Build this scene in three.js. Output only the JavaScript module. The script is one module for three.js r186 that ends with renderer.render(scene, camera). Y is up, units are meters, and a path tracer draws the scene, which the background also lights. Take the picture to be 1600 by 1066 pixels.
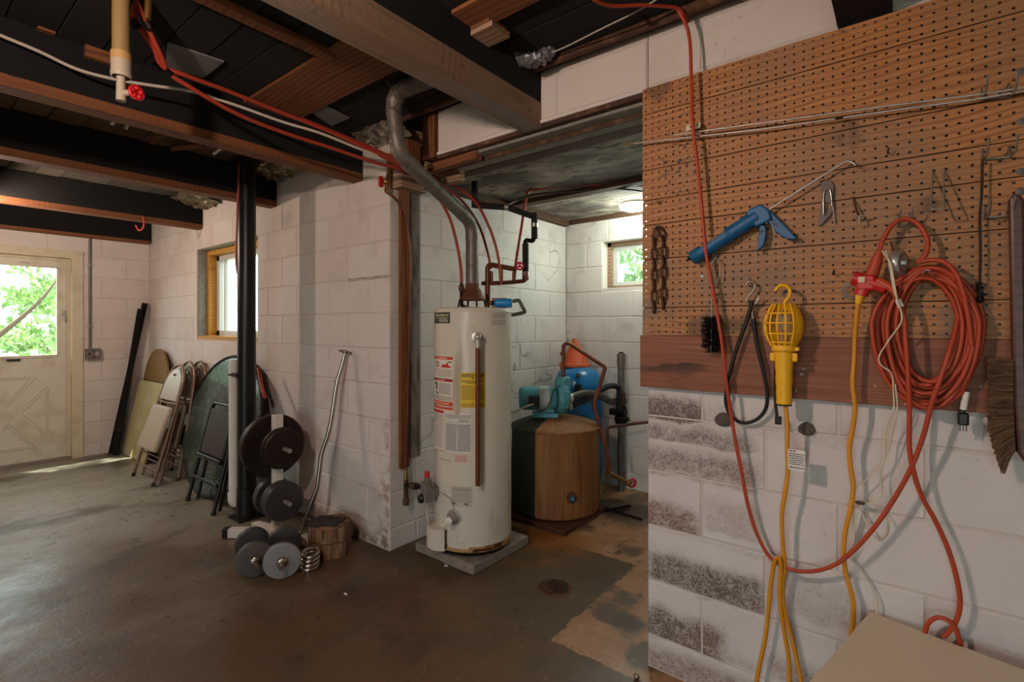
import * as THREE from 'three';
import { mergeGeometries } from 'three/addons/utils/BufferGeometryUtils.js';
import { RoundedBoxGeometry } from 'three/addons/geometries/RoundedBoxGeometry.js';

// ---------------------------------------------------------------- camera, sky, sun, exposure
const scene = new THREE.Scene();
const renderer = new THREE.WebGLRenderer({ antialias: true });
renderer.toneMapping = THREE.LinearToneMapping;
renderer.toneMappingExposure = 0.85;
renderer.shadowMap.enabled = true;
const FOCAL = 783, HORIZON = 510.4, YAW = 38.35 * Math.PI / 180, EYE = 1.27;
const camera = new THREE.PerspectiveCamera(2 * Math.atan(533 / FOCAL) * 180 / Math.PI, 1600 / 1066, 0.05, 200);
camera.position.set(0, EYE, 0);
camera.rotation.set(0, YAW, 0);
camera.setViewOffset(1600, 1066, 0, 533 - HORIZON, 1600, 1066);
scene.background = new THREE.Color(0.8, 0.9, 1.0);
scene.backgroundIntensity = 9.0;
const sun = new THREE.DirectionalLight(new THREE.Color(1, 0.95, 0.86), 22);
sun.position.set(-6.3 - 4.9, 15, -1 + 4.9); sun.target.position.set(-6.3, 0, -1);
sun.castShadow = true; sun.shadow.mapSize.set(2048, 2048); sun.shadow.radius = 1.5;
Object.assign(sun.shadow.camera, { left: -9, right: 9, top: 9, bottom: -9, near: 1, far: 40 });
scene.add(sun, sun.target);
const LAMP = { door: 4.6, near: 6.2, alcove: 1.4 };           // candela of the three bulbs, built further down

// ---------------------------------------------------------------- helpers
const V = (x, y, z) => new THREE.Vector3(x, y, z);
const FWD = V(-Math.sin(YAW), 0, -Math.cos(YAW)), RGT = V(Math.cos(YAW), 0, -Math.sin(YAW));
// a pixel is only a direction; x, y, z or t (distance ahead) says what the thing touches
function at(px, py, on) {
  const d = FWD.clone().addScaledVector(RGT, (px - 800) / FOCAL); d.y = (HORIZON - py) / FOCAL;
  const s = 't' in on ? on.t : 'z' in on ? on.z / d.z : 'x' in on ? on.x / d.x : (on.y - EYE) / d.y;
  return V(d.x * s, EYE + d.y * s, d.z * s);
}
const Z0 = -1.785, XD = -6.31, XA = -2.294, XR = -0.767, ZB = -3.64, DECK = 2.39, ALC = 2.165, HEAD = 2.13;
const W = (px, py, off = 0) => at(px, py, { z: Z0 + off });
const wpath = (list, off) => list.map((p) => W(p[0], p[1], p[2] ?? off));
const tpath = (list) => list.map((p) => at(p[0], p[1], { t: p[2] }));

let seed = 12345;
const rnd = () => { seed = (seed * 1664525 + 1013904223) >>> 0; return seed / 4294967296; };
const rr = (a, b) => a + (b - a) * rnd();
const PERM = new Float32Array(65536); for (let i = 0; i < 65536; i++) PERM[i] = rnd();
const vn = (x, y) => {
  const xi = Math.floor(x), yi = Math.floor(y), fx = x - xi, fy = y - yi, u = fx * fx * (3 - 2 * fx), v = fy * fy * (3 - 2 * fy);
  const h = (a, b) => PERM[((a & 255) + (b & 255) * 256)];
  const a = h(xi, yi), b = h(xi + 1, yi), c = h(xi, yi + 1), d = h(xi + 1, yi + 1);
  return a + (b - a) * u + (c - a) * v + (a - b - c + d) * u * v;
};
const fbm = (x, y, o = 4) => { let s = 0, a = 0.5, n = 0; for (let i = 0; i < o; i++) { s += a * vn(x + i * 17.3, y + i * 9.1); n += a; a *= 0.5; x *= 2.03; y *= 2.03; } return s / n; };
const cl = (x, a = 0, b = 1) => x < a ? a : x > b ? b : x;
const sm = (a, b, x) => { const t = cl((x - a) / (b - a)); return t * t * (3 - 2 * t); };
const mix3 = (a, b, t) => [a[0] + (b[0] - a[0]) * t, a[1] + (b[1] - a[1]) * t, a[2] + (b[2] - a[2]) * t];
const hex = (h) => [(h >> 16 & 255) / 255, (h >> 8 & 255) / 255, (h & 255) / 255];

// texture computed over a rectangle of metres: fn(x, y) gives sRGB 0..1
function tex(w, h, x0, y0, sx, sy, fn, srgb = true) {
  const data = new Uint8Array(w * h * 4);
  for (let j = 0, o = 0; j < h; j++) for (let i = 0; i < w; i++, o += 4) {
    const c = fn(x0 + (i + 0.5) / w * sx, y0 + (j + 0.5) / h * sy);
    if (typeof c === 'number') { data[o] = data[o + 1] = data[o + 2] = cl(c) * 255; } else { data[o] = cl(c[0]) * 255; data[o + 1] = cl(c[1]) * 255; data[o + 2] = cl(c[2]) * 255; }
    data[o + 3] = 255;
  }
  const t = new THREE.DataTexture(data, w, h, THREE.RGBAFormat);
  t.magFilter = THREE.LinearFilter; t.minFilter = THREE.LinearMipmapLinearFilter; t.generateMipmaps = true;
  t.wrapS = t.wrapT = THREE.MirroredRepeatWrapping;
  if (srgb) t.colorSpace = THREE.SRGBColorSpace;
  t.repeat.set(1 / sx, 1 / sy); t.offset.set(-x0 / sx, -y0 / sy);
  t.needsUpdate = true;
  return t;
}
function canvasTex(w, h, draw) {
  const c = document.createElement('canvas'); c.width = w; c.height = h;
  draw(c.getContext('2d'), w, h);
  const t = new THREE.CanvasTexture(c); t.colorSpace = THREE.SRGBColorSpace; return t;
}
const mat = (color, roughness = 0.6, metalness = 0, extra = {}) => new THREE.MeshStandardMaterial({ color, roughness, metalness, ...extra });

// ---- geometry
function mapUV(g, turn = false, sx = 1, sy = 1) {         // uv in metres, by the way each face points
  const n = g.index ? g.toNonIndexed() : g, p = n.attributes.position, uv = new Float32Array(p.count * 2);
  const a = V(), b = V(), c = V(), e = V(), f = V();
  for (let i = 0; i < p.count; i += 3) {
    a.fromBufferAttribute(p, i); b.fromBufferAttribute(p, i + 1); c.fromBufferAttribute(p, i + 2);
    e.subVectors(b, a).cross(f.subVectors(c, a));
    const ax = Math.abs(e.x), ay = Math.abs(e.y), az = Math.abs(e.z);
    for (const [k, q] of [[0, a], [1, b], [2, c]]) {
      let u, v;
      if (ay >= ax && ay >= az) { u = q.x; v = q.z; } else if (ax >= az) { u = q.z; v = q.y; } else { u = q.x; v = q.y; }
      if (turn) [u, v] = [v, u];
      uv[(i + k) * 2] = u * sx; uv[(i + k) * 2 + 1] = v * sy;
    }
  }
  n.setAttribute('uv', new THREE.BufferAttribute(uv, 2));
  return n;
}
const clean = (g) => { const n = g.index ? g.toNonIndexed() : g; for (const k of Object.keys(n.attributes)) if (!['position', 'normal', 'uv'].includes(k)) n.deleteAttribute(k); if (!n.attributes.normal) n.computeVertexNormals(); if (!n.attributes.uv) n.setAttribute('uv', new THREE.BufferAttribute(new Float32Array(n.attributes.position.count * 2), 2)); return n; };
const merge = (list) => mergeGeometries(list.map(clean));
const box = (x0, x1, y0, y1, z0, z1) => { const g = new THREE.BoxGeometry(Math.abs(x1 - x0), Math.abs(y1 - y0), Math.abs(z1 - z0)); g.translate((x0 + x1) / 2, (y0 + y1) / 2, (z0 + z1) / 2); return mapUV(g); };
const rbox = (w, h, d, r = 0.004, s = 2) => mapUV(new RoundedBoxGeometry(w, h, d, s, r));
const qUp = (a, b) => new THREE.Quaternion().setFromUnitVectors(V(0, 1, 0), b.clone().sub(a).normalize());
function cyl(a, b, r0, r1 = r0, seg = 16) {
  const g = new THREE.CylinderGeometry(r1, r0, a.distanceTo(b), seg);
  g.applyQuaternion(qUp(a, b)); g.translate((a.x + b.x) / 2, (a.y + b.y) / 2, (a.z + b.z) / 2);
  return g;
}
function latheOn(profile, base, dir = V(0, 1, 0), seg = 32) {   // profile: [radius, height] along dir from base
  const g = new THREE.LatheGeometry(profile.map((p) => new THREE.Vector2(p[0], p[1])), seg);
  g.applyQuaternion(new THREE.Quaternion().setFromUnitVectors(V(0, 1, 0), dir.clone().normalize()));
  g.translate(base.x, base.y, base.z); return g;
}
function sweep(pts, r, seg = 8, closed = false) {              // round bar along a polyline, capped
  const n = pts.length, rad = typeof r === 'function' ? r : () => r, tan = [];
  for (let i = 0; i < n; i++) {
    const a = closed ? pts[(i + n - 1) % n] : pts[Math.max(0, i - 1)], b = closed ? pts[(i + 1) % n] : pts[Math.min(n - 1, i + 1)];
    tan.push(b.clone().sub(a).normalize());
  }
  let nor = Math.abs(tan[0].y) < 0.9 ? V(0, 1, 0) : V(1, 0, 0);
  nor.addScaledVector(tan[0], -nor.dot(tan[0])).normalize();
  const pos = [], nrm = [], uv = [], idx = []; let len = 0;
  const rows = closed ? n + 1 : n;
  for (let i = 0; i < rows; i++) {
    const k = i % n; if (i) { len += pts[k].distanceTo(pts[(i - 1) % n]); const q = new THREE.Quaternion().setFromUnitVectors(tan[(i - 1) % n], tan[k]); nor.applyQuaternion(q); nor.addScaledVector(tan[k], -nor.dot(tan[k])).normalize(); }
    const bin = tan[k].clone().cross(nor), R = rad(i / (rows - 1));
    for (let j = 0; j <= seg; j++) {
      const th = j / seg * Math.PI * 2, c = Math.cos(th), s = Math.sin(th), d = nor.clone().multiplyScalar(c).addScaledVector(bin, s);
      pos.push(pts[k].x + d.x * R, pts[k].y + d.y * R, pts[k].z + d.z * R); nrm.push(d.x, d.y, d.z); uv.push(j / seg * 2 * Math.PI * R, len);
    }
  }
  for (let i = 0; i < rows - 1; i++) for (let j = 0; j < seg; j++) { const a = i * (seg + 1) + j, b = a + seg + 1; idx.push(a, a + 1, b, b, a + 1, b + 1); }
  if (!closed) for (const [row, sgn] of [[0, -1], [rows - 1, 1]]) {
    const c = pos.length / 3, k = row % n; pos.push(pts[k].x, pts[k].y, pts[k].z); nrm.push(tan[k].x * sgn, tan[k].y * sgn, tan[k].z * sgn); uv.push(0, 0);
    const st = pos.length / 3;
    for (let j = 0; j <= seg; j++) { const q = (row * (seg + 1) + j) * 3; pos.push(pos[q], pos[q + 1], pos[q + 2]); nrm.push(tan[k].x * sgn, tan[k].y * sgn, tan[k].z * sgn); uv.push(0, 0); }
    for (let j = 0; j < seg; j++) sgn > 0 ? idx.push(c, st + j, st + j + 1) : idx.push(c, st + j + 1, st + j);
  }
  const g = new THREE.BufferGeometry();
  g.setAttribute('position', new THREE.Float32BufferAttribute(pos, 3)); g.setAttribute('normal', new THREE.Float32BufferAttribute(nrm, 3)); g.setAttribute('uv', new THREE.Float32BufferAttribute(uv, 2)); g.setIndex(idx);
  return g;
}
const smooth = (pts, n = 8, closed = false) => new THREE.CatmullRomCurve3(pts, closed, 'centripetal').getPoints(n * (pts.length - (closed ? 0 : 1))).slice(0, closed ? -1 : undefined);
function fillet(pts, rad = 0.03, n = 5) {                      // straight runs with rounded elbows
  const out = [pts[0].clone()];
  for (let i = 1; i < pts.length - 1; i++) {
    const p = pts[i], a = pts[i - 1].clone().sub(p), b = pts[i + 1].clone().sub(p), r = Math.min(rad, a.length() * 0.45, b.length() * 0.45);
    const s = p.clone().addScaledVector(a.normalize(), r), e = p.clone().addScaledVector(b.normalize(), r);
    for (let k = 0; k <= n; k++) { const t = k / n; out.push(s.clone().multiplyScalar((1 - t) * (1 - t)).addScaledVector(p, 2 * t * (1 - t)).addScaledVector(e, t * t)); }
  }
  out.push(pts[pts.length - 1].clone()); return out;
}
const ring = (c, dir, R, r, a = 10, b = 24) => { const g = new THREE.TorusGeometry(R, r, a, b); g.applyQuaternion(new THREE.Quaternion().setFromUnitVectors(V(0, 0, 1), dir.clone().normalize())); g.translate(c.x, c.y, c.z); return g; };
const ball = (c, r, sx = 1, sy = 1, sz = 1, a = 16, b = 12) => { const g = new THREE.SphereGeometry(r, a, b); g.scale(sx, sy, sz); g.translate(c.x, c.y, c.z); return g; };
function plate(outline, depth, bevel = 0.002, holes = []) {    // extruded outline in x, y, thickness along +z
  const sh = new THREE.Shape(outline.map((p) => new THREE.Vector2(p[0], p[1])));
  for (const h of holes) sh.holes.push(new THREE.Path(h.map((p) => new THREE.Vector2(p[0], p[1]))));
  return mapUV(new THREE.ExtrudeGeometry(sh, { depth: Math.max(depth - 2 * bevel, 0.0005), bevelEnabled: bevel > 0, bevelThickness: bevel, bevelSize: bevel, bevelOffset: -bevel, bevelSegments: 2, curveSegments: 10 }).translate(0, 0, bevel));
}
function grainZ(g) {                                          // v runs along z on every face, u across
  const n = g.index ? g.toNonIndexed() : g, p = n.attributes.position, q = n.attributes.normal, uv = new Float32Array(p.count * 2);
  for (let i = 0; i < p.count; i++) { uv[i * 2] = Math.abs(q.getX(i)) > 0.5 ? p.getY(i) + 0.31 : p.getX(i); uv[i * 2 + 1] = Math.abs(q.getZ(i)) > 0.5 ? p.getY(i) : p.getZ(i); }
  n.setAttribute('uv', new THREE.BufferAttribute(uv, 2)); return n;
}
const prism = (poly, y0, y1) => { const g = new THREE.ExtrudeGeometry(new THREE.Shape(poly.map((p) => new THREE.Vector2(p[0], -p[1]))), { depth: y1 - y0, bevelEnabled: false }); g.rotateX(-Math.PI / 2); g.translate(0, y0, 0); return mapUV(g); };

// ---- things and parts
const taken = new Map();
const numbered = (n) => { const k = taken.get(n) || 0; taken.set(n, k + 1); return k ? n + '_' + String(k).padStart(3, '0') : n; };
function thing(name, label, category, base = V(0, 0, 0), group) {
  const o = new THREE.Group(); o.name = numbered(name); o.position.copy(base);
  o.userData = { label, category }; if (group) o.userData.group = group;
  scene.add(o); return o;
}
function part(parent, name, geo, material, label) {           // geo is given in world metres (unrotated parents)
  const g = geo.index || !geo.attributes.uv ? clean(geo) : geo, off = V();
  for (let p = parent; p && p !== scene; p = p.parent) off.sub(p.position);
  g.translate(off.x, off.y, off.z);
  const m = new THREE.Mesh(g, material); m.name = name; m.castShadow = m.receiveShadow = true;
  if (label) m.userData.label = label;
  parent.add(m); return m;
}
function solo(name, geo, material, label, category, base = V(0, 0, 0), group) {   // a thing that is one mesh
  const g = clean(geo); g.translate(-base.x, -base.y, -base.z);
  const m = new THREE.Mesh(g, material); m.name = numbered(name); m.position.copy(base); m.castShadow = m.receiveShadow = true;
  m.userData = { label, category }; if (group) m.userData.group = group;
  scene.add(m); return m;
}
function struct(name, geo, material, label, category) {
  const g = clean(geo), m = new THREE.Mesh(g, material); m.name = name; m.castShadow = m.receiveShadow = true;
  m.userData = { kind: 'structure', label, category }; scene.add(m); return m;
}
function structGroup(name, label, category) { const o = new THREE.Group(); o.name = name; o.userData = { kind: 'structure', label, category }; scene.add(o); return o; }
// ---------------------------------------------------------------- materials
const gritBump = tex(512, 512, 0, 0, 0.5, 0.5, (x, y) => 0.55 * fbm(x * 240, y * 240, 3) + 0.45 * fbm(x * 60, y * 60, 2), false);
function paintedBlock(x, y, warm, dirt) {                      // white-painted block: patchy paint, specks, a few scuffs
  let c = mix3(hex(0xd9d0ca), warm, 0.5 * fbm(x * 3, y * 3, 3));
  c = mix3(c, hex(0xa89c92), 0.3 * sm(0.5, 0.85, fbm(x * 7 + 4, y * 7, 5)) * (0.4 + dirt));
  const sp = sm(0.74, 0.8, fbm(x * 90, y * 90, 3)) * sm(0.45, 0.7, fbm(x * 4 + 9, y * 4 + 2, 3));
  return mix3(c, hex(0x564a42), cl(sp * 0.55 * (0.12 + dirt)));
}
const blockTex = tex(1024, 1024, 0, 0, 2.2, 2.2, (x, y) => paintedBlock(x, y, hex(0xcbbfb6), 0.18));
const matBlock = mat(0xffffff, 0.75, 0, { map: blockTex, bumpMap: gritBump, bumpScale: 0.0012 });
const matBlock2 = mat(0xfbf8f6, 0.75, 0, { map: blockTex, bumpMap: gritBump, bumpScale: 0.0014 });
// alcove blocks: same paint, grimier, with thin cracks
const alcoveTex = tex(1024, 1024, -4, 0, 4.2, 2.3, (x, y) => {
  let c = paintedBlock(x, y, hex(0xb9b4ab), 0.9);
  const crack = 1 - sm(0, 0.012, Math.abs(fbm(x * 2.2, y * 2.2, 4) - 0.5)); c = mix3(c, hex(0x6a5f56), 0.6 * crack * sm(0.45, 0.6, fbm(x * 1.3 + 3, y * 1.3, 2)));
  return c;
});
const matAlcove = mat(0xffffff, 0.72, 0, { map: alcoveTex, bumpMap: gritBump, bumpScale: 0.0014 });
// the pegboard wall's blocks carry mould: patches read off the photograph [x0, x1, y0, y1, strength]
const MOULD = [[-0.78, -0.55, 0.925, 1.025, 1.0], [-0.78, -0.38, 0.85, 0.93, 0.72], [-0.42, -0.1, 0.90, 1.0, 0.3], [-0.57, -0.44, 0.93, 1.02, 0.4], [-0.78, -0.37, 0.742, 0.845, 0.72], [-0.77, -0.36, 0.726, 0.745, 1.2], [-0.78, -0.57, 0.53, 0.64, 0.85], [-0.70, -0.60, 0.535, 0.59, 1.0],
  [-0.56, -0.36, 0.56, 0.70, 0.5], [-0.76, -0.35, 0.328, 0.45, 0.9], [-0.66, -0.37, 0.335, 0.38, 1.05], [-0.77, -0.72, 0.42, 0.50, 0.4], [-0.78, -0.48, 0.122, 0.25, 0.95], [-0.55, -0.36, 0.13, 0.18, 0.5], [-0.36, -0.1, 0.36, 0.52, 0.42], [-0.36, -0.05, 0.13, 0.24, 0.6],
  [-0.77, 0.3, 0.0, 0.11, 0.7], [0.0, 0.1, 0.26, 0.33, 0.6], [-0.2, -0.1, 0.93, 1.0, 0.4], [-0.13, -0.1, 0.72, 0.78, 0.25], [-0.77, -0.3, 0.515, 0.54, 0.55], [-0.5, -0.15, 0.505, 0.53, 0.55]];
const mouldTex = tex(1280, 1280, -0.8, 0, 1.28, 1.28, (x, y) => {
  let c = mix3(hex(0xdcd6d2), hex(0xcdc3c0), fbm(x * 6, y * 6, 4));
  const wx = x + 0.03 * (fbm(x * 14, y * 14, 3) - 0.5), wy = y + 0.03 * (fbm(x * 14 + 30, y * 14, 3) - 0.5);
  let m = 0.1;
  for (const [a, b, d, e, s] of MOULD) { const f = sm(a - 0.04, a + 0.03, wx) * (1 - sm(b - 0.05, b + 0.03, wx)) * sm(d - 0.012, d + 0.012, wy) * (1 - sm(e - 0.05, e + 0.03, wy)); m = Math.max(m, f * s); }
  const spk = fbm(x * 210, y * 210, 3), mid = fbm(x * 40, y * 40, 4);
  const t = cl(0.35 * sm(0.82 - 0.42 * m, 1.0 - 0.34 * m, spk) * (0.25 + 0.75 * m) + 0.95 * m * sm(-0.2, 0.9, m) * (0.35 + 0.65 * sm(0.15, 0.75, 0.55 * mid + 0.45 * spk)) + 0.25 * sm(0.78, 0.84, fbm(x * 120 + 5, y * 120, 3)) * sm(0.4, 0.6, fbm(x * 5 + 2, y * 5, 3)));
  const tone = mix3(hex(0x55483f), hex(0x6b4f42), sm(0.4, 0.6, fbm(x * 3 + 5, y * 3, 2)));
  return mix3(c, tone, t * 0.85);
});
const matMould = mat(0xffffff, 0.75, 0, { map: mouldTex, bumpMap: gritBump, bumpScale: 0.0016 });
// pier face: the same paint with floor grime, a rusty crack along one joint and scuffs at the corner
const pierTex = tex(1400, 800, -6.32, 0, 4.03, 2.36, (x, y) => {
  let c = paintedBlock(x, y, hex(0xcbbfb6), 0.25);
  const n = fbm(x * 9, y * 9, 5), k = fbm(x * 34, y * 34, 4);
  c = mix3(c, hex(0x6d5747), 0.75 * (1 - sm(0.02, 0.13, y + 0.16 * (n - 0.5))) * sm(0.3, 0.6, k));
  c = mix3(c, hex(0x8a6f5c), 0.6 * sm(-2.42, -2.3, x + 0.2 * (n - 0.5)) * (1 - sm(0.5, 0.95, y + 0.4 * (n - 0.5))) * sm(0.42, 0.62, k));
  if (x > -2.7) c = mix3(c, hex(0x5c3f28), 0.9 * (1 - sm(0.003, 0.009, Math.abs(y - 1.5535 + 0.006 * (k - 0.5)))));
  c = mix3(c, hex(0x6b5a4c), 0.7 * sm(-2.9, -2.5, x) * (1 - sm(0.002, 0.006, Math.abs(((y - 0.122) / 0.2045 % 1 + 0.5) % 1 - 0.5) * 0.2045)) * sm(0.48, 0.6, fbm(x * 3 + 7, y * 5, 3)) * (1 - sm(0.9, 1.2, y)));
  return c;
});
const matPier = mat(0xffffff, 0.75, 0, { map: pierTex, bumpMap: gritBump, bumpScale: 0.0012 }), matPier2 = mat(0xfbf8f6, 0.75, 0, { map: pierTex, bumpMap: gritBump, bumpScale: 0.0014 });
const matMortar = mat(0xc9beb5, 0.85);
const rawTex = tex(256, 256, 0, 0, 0.5, 0.5, (x, y) => mix3(hex(0x6f6b62), hex(0x9a968a), fbm(x * 60, y * 60, 4)));
const matRaw = mat(0xffffff, 0.9, 0, { map: rawTex, bumpMap: gritBump, bumpScale: 0.002 });

// floor: brown-stained slab, worn concrete painted paler grey towards the door for its daylight, tan slab in the alcove with a dark re-poured square round the drain
const floorTex = tex(2048, 1700, -6.6, -3.7, 7.2, 5.976, (x, z) => {
  const a = fbm(x * 2.2, z * 1.1, 5), b = 0.55 * fbm(x * 6 + 3, z * 2.6, 6) + 0.45 * fbm(x * 3.1 - 1.7 * z + 3, z * 4 + 1.2 * x, 5), g = fbm(x * 70, z * 70, 3);
  let brown = mix3(hex(0x4b3520), hex(0x694c2f), a); brown = mix3(brown, hex(0x2e241a), 0.5 * sm(0.5, 0.75, b));
  let grey = mix3(hex(0x7a7263), hex(0xb0ab9d), b); grey = mix3(grey, hex(0x4a4234), 0.7 * sm(0.5, 0.7, fbm(x * 3.4 + 8, z * 2.2, 6)));
  let c = mix3(grey, brown, sm(-4.6, -2.5, x + 2.4 * (a - 0.5) + 0.4 * z + 2.2 * (b - 0.5)));
  const e1 = 0.02 * (fbm(x * 25, z * 25, 3) - 0.5);
  if (z < -1.69 + e1 && x > -2.35) {
    let tan = mix3(hex(0x94694a), hex(0xb38a62), fbm(x * 12, z * 12, 5)); tan = mix3(tan, hex(0x4b3928), 0.8 * sm(0.56, 0.72, fbm(x * 5 + 2, z * 5, 4)));
    const dark = (x < -1.14 + 2 * e1 && z > -2.5 + 2 * e1) ? 1 : 0;
    c = mix3(tan, mix3(hex(0x44341f), hex(0x57452e), b), dark * 0.9);
    const rust = sm(0.3, 0.55, fbm(x * 4 + 1, z * 4, 4)) * (1 - sm(0.12, 0.42, Math.hypot((x + 1.72) / 1.1, z + 2.42)));
    c = mix3(c, hex(0x8a4f1e), 0.85 * rust);
    const grime = 1 - sm(0.1, 0.3, Math.hypot((x + 1.55) / 1.6, z + 3.2) + 0.15 * (fbm(x * 9, z * 9, 3) - 0.5)); c = mix3(c, hex(0x2e261d), 0.8 * grime);
  }
  const dp = Math.hypot(x + 0.95, z + 2.0); c = mix3(c, hex(0x3a2c20), 0.6 * (1 - sm(0.02, 0.09, dp + 0.05 * (g - 0.5))));
  c = mix3(c, hex(0x2c241c), 0.55 * sm(0.73, 0.8, fbm(x * 22 + 7, z * 22, 4)));
  c = mix3(c, hex(0xc9bda8), 0.3 * sm(0.82, 0.86, fbm(x * 34 + 50, z * 34, 3)));
  return mix3(c, hex(0x241c16), 0.22 * (g - 0.3));
});
const floorRough = tex(1024, 850, -6.6, -3.7, 7.2, 5.976, (x, z) => 0.2 + 0.34 * fbm(x * 6, z * 4, 5) + 0.1 * fbm(x * 40, z * 40, 2), false);
const floorBump = tex(1024, 1024, 0, 0, 1.6, 1.6, (x, y) => 0.6 * fbm(x * 30, y * 9, 4) + 0.4 * fbm(x * 90, y * 90, 3), false);
const matFloor = mat(0xffffff, 1, 0, { map: floorTex, roughnessMap: floorRough, bumpMap: floorBump, bumpScale: 0.0016 });

function woodTex(w, h, sx, sy, light, dark, rings, line) {     // grain runs along the first axis
  return tex(w, h, 0, 0, sx, sy, (x, y) => {
    const warp = 0.06 * (fbm(x * 2.2, y * 5, 3) - 0.5) + 0.012 * (fbm(x * 9, y * 30, 2) - 0.5), yy = y + warp;
    const r = Math.abs(((yy * rings) % 1) - 0.5) * 2, f = fbm(x * 8, yy * 260, 3);
    let c = mix3(hex(light), hex(dark), cl(0.65 * sm(0.5, 0.98, r) * line + 0.5 * f));
    const kx = Math.floor(x / 0.37), ky = Math.floor(y / 0.21), kr = PERM[(kx * 57 + ky * 131 + 900) & 65535], kd = Math.hypot((x - (kx + 0.2 + 0.6 * kr) * 0.37) * 0.6, y - (ky + 0.5) * 0.21);
    return kr > 0.6 ? mix3(c, hex(dark), 0.8 * (1 - sm(0.006, 0.02, kd))) : c;
  });
}
const pegTex = tex(1280, 1024, -0.8, 1.22, 1.2, 0.96, (x, y) => {
  const band = Math.floor(y * 9.3), warp = 0.055 * (fbm(x * 2.4 + band * 7, y * 6, 3) - 0.5) + 0.01 * (fbm(x * 12, y * 40, 2) - 0.5), yy = y + warp;
  const r = Math.abs(((yy * 55) % 1) - 0.5) * 2, f = fbm(x * 10, yy * 300, 3);
  let c = mix3(hex(0xc4884e), hex(0x7d4a25), cl(0.5 * sm(0.55, 1, r) + 0.55 * f));
  c = mix3(c, hex(0x8f6f58), 0.5 * sm(0.4, 0.65, fbm(x * 2 + 3, y * 3, 3)));                    // worn, greyer areas
  const sp = sm(0.66, 0.74, fbm(x * 110, y * 110, 3)) * (1 - sm(0.05, 0.13, Math.hypot((x + 0.62) * 1.2, (y - 1.86) * 0.6)));
  c = mix3(c, hex(0x33241a), 0.9 * sp);
  c = mix3(c, hex(0x4f3826), 0.55 * sm(0.66, 0.78, fbm(x * 7 + 1, y * 7, 4)));
  return mix3(c, hex(0x6e625a), 0.4 * sm(0.6, 0.72, fbm(x * 12 + 40, y * 12, 4)) * (1 - sm(1.3, 1.6, y)));
});
const matPeg = mat(0xffffff, 0.6, 0, { map: pegTex });
const matBoard = mat(0xffffff, 0.65, 0, { map: tex(1024, 256, -0.8, 1.03, 1.2, 0.22, (x, y) => {
  const warp = 0.02 * (fbm(x * 3, y * 8, 3) - 0.5), f = fbm(x * 6, (y + warp) * 220, 4);
  let c = mix3(hex(0xa3654a), hex(0x6e3f2a), f);
  const st = sm(0.5, 0.68, fbm(x * 7, y * 26, 4)) * (1 - sm(0.06, 0.2, Math.hypot((x + 0.6) * 0.7, (y - 1.12) * 1.3)));
  c = mix3(c, hex(0x2a1a14), 0.85 * st);
  return mix3(c, hex(0xc9bdb4), 0.8 * sm(0.8, 0.84, fbm(x * 60, y * 60, 2)) * sm(-0.3, -0.2, x));
}) });
const woodRough = woodTex(512, 512, 1.0, 0.5, 0xa98a6e, 0x705640, 38, 1);
const matBeamBare = mat(0xffffff, 0.8, 0, { map: tex(512, 512, 0, 0, 1, 1, (x, y) => {     // u across, v along; saw marks across the grain
  let c = mix3(hex(0xa4866b), hex(0x77604c), fbm(x * 120, y * 5, 4)); c = mix3(c, hex(0x8d8580), 0.85 * sm(0.42, 0.62, fbm(x * 3, y * 1.7, 3)));
  c = mix3(c, hex(0x54412f), 0.3 * sm(0.5, 0.95, Math.abs(((y * 34 + 3.5 * x + 1.6 * fbm(x * 9, y * 5, 3)) % 1) - 0.5) * 2) * sm(0.45, 0.65, fbm(x * 4, y * 3 + 9, 3)));
  return mix3(c, hex(0x4b3a2d), 0.5 * sm(0.78, 0.86, fbm(x * 14 + 3, y * 7, 4)));
}), bumpMap: gritBump, bumpScale: 0.001 });
const matBeamOld = mat(0xd8a070, 0.8, 0, { map: matBeamBare.map, bumpMap: gritBump, bumpScale: 0.001 });
const matBlackPaint = mat(0x0c0a09, 0.95, 0, { bumpMap: gritBump, bumpScale: 0.001 });
const matWood = mat(0xffffff, 0.75, 0, { map: woodRough });
const matWoodOrange = mat(0xd2a27a, 0.75, 0, { map: woodRough });
const matPine = mat(0xe8c878, 0.6, 0, { map: woodTex(256, 256, 0.6, 0.3, 0xe0c48a, 0xb9924e, 40, 0.8) });
const matDeckBrown = mat(0x8a7460, 0.85, 0, { map: woodRough });
const slabTex = tex(1024, 1024, -2.4, -3.7, 2.3, 2.0, (x, z) => {
  let c = mix3(hex(0xada193), hex(0x7d7163), fbm(x * 9, z * 16, 6)); c = mix3(c, hex(0x3a322b), 0.8 * sm(0.38, 0.78, fbm(x * 3.1 + 4, z * 6, 6)));
  return mix3(c, hex(0x2c251f), 0.7 * sm(0.5, 0.78, fbm(x * 14 + 3, z * 40, 6)));
});
const matSlab = mat(0xffffff, 0.9, 0, { map: slabTex, bumpMap: gritBump, bumpScale: 0.003 });
const matConcrete = mat(0xffffff, 0.9, 0, { map: tex(256, 256, 0, 0, 0.5, 0.5, (x, y) => mix3(hex(0x9a9186), hex(0x6b6259), fbm(x * 70, y * 70, 4))), bumpMap: gritBump, bumpScale: 0.002 });
const rustTex = tex(512, 512, 0, 0, 1, 1, (x, y) => mix3(mix3(hex(0x6b4630), hex(0x3d2a20), fbm(x * 14, y * 14, 4)), hex(0x8d6a4c), 0.5 * sm(0.55, 0.7, fbm(x * 30, y * 30, 3))));
const matRust = mat(0xffffff, 0.8, 0.25, { map: rustTex });
const matIron = mat(0x3a2f29, 0.6, 0.5, { map: rustTex });
const matBlackIron = mat(0x16120f, 0.55, 0.4);
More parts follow.
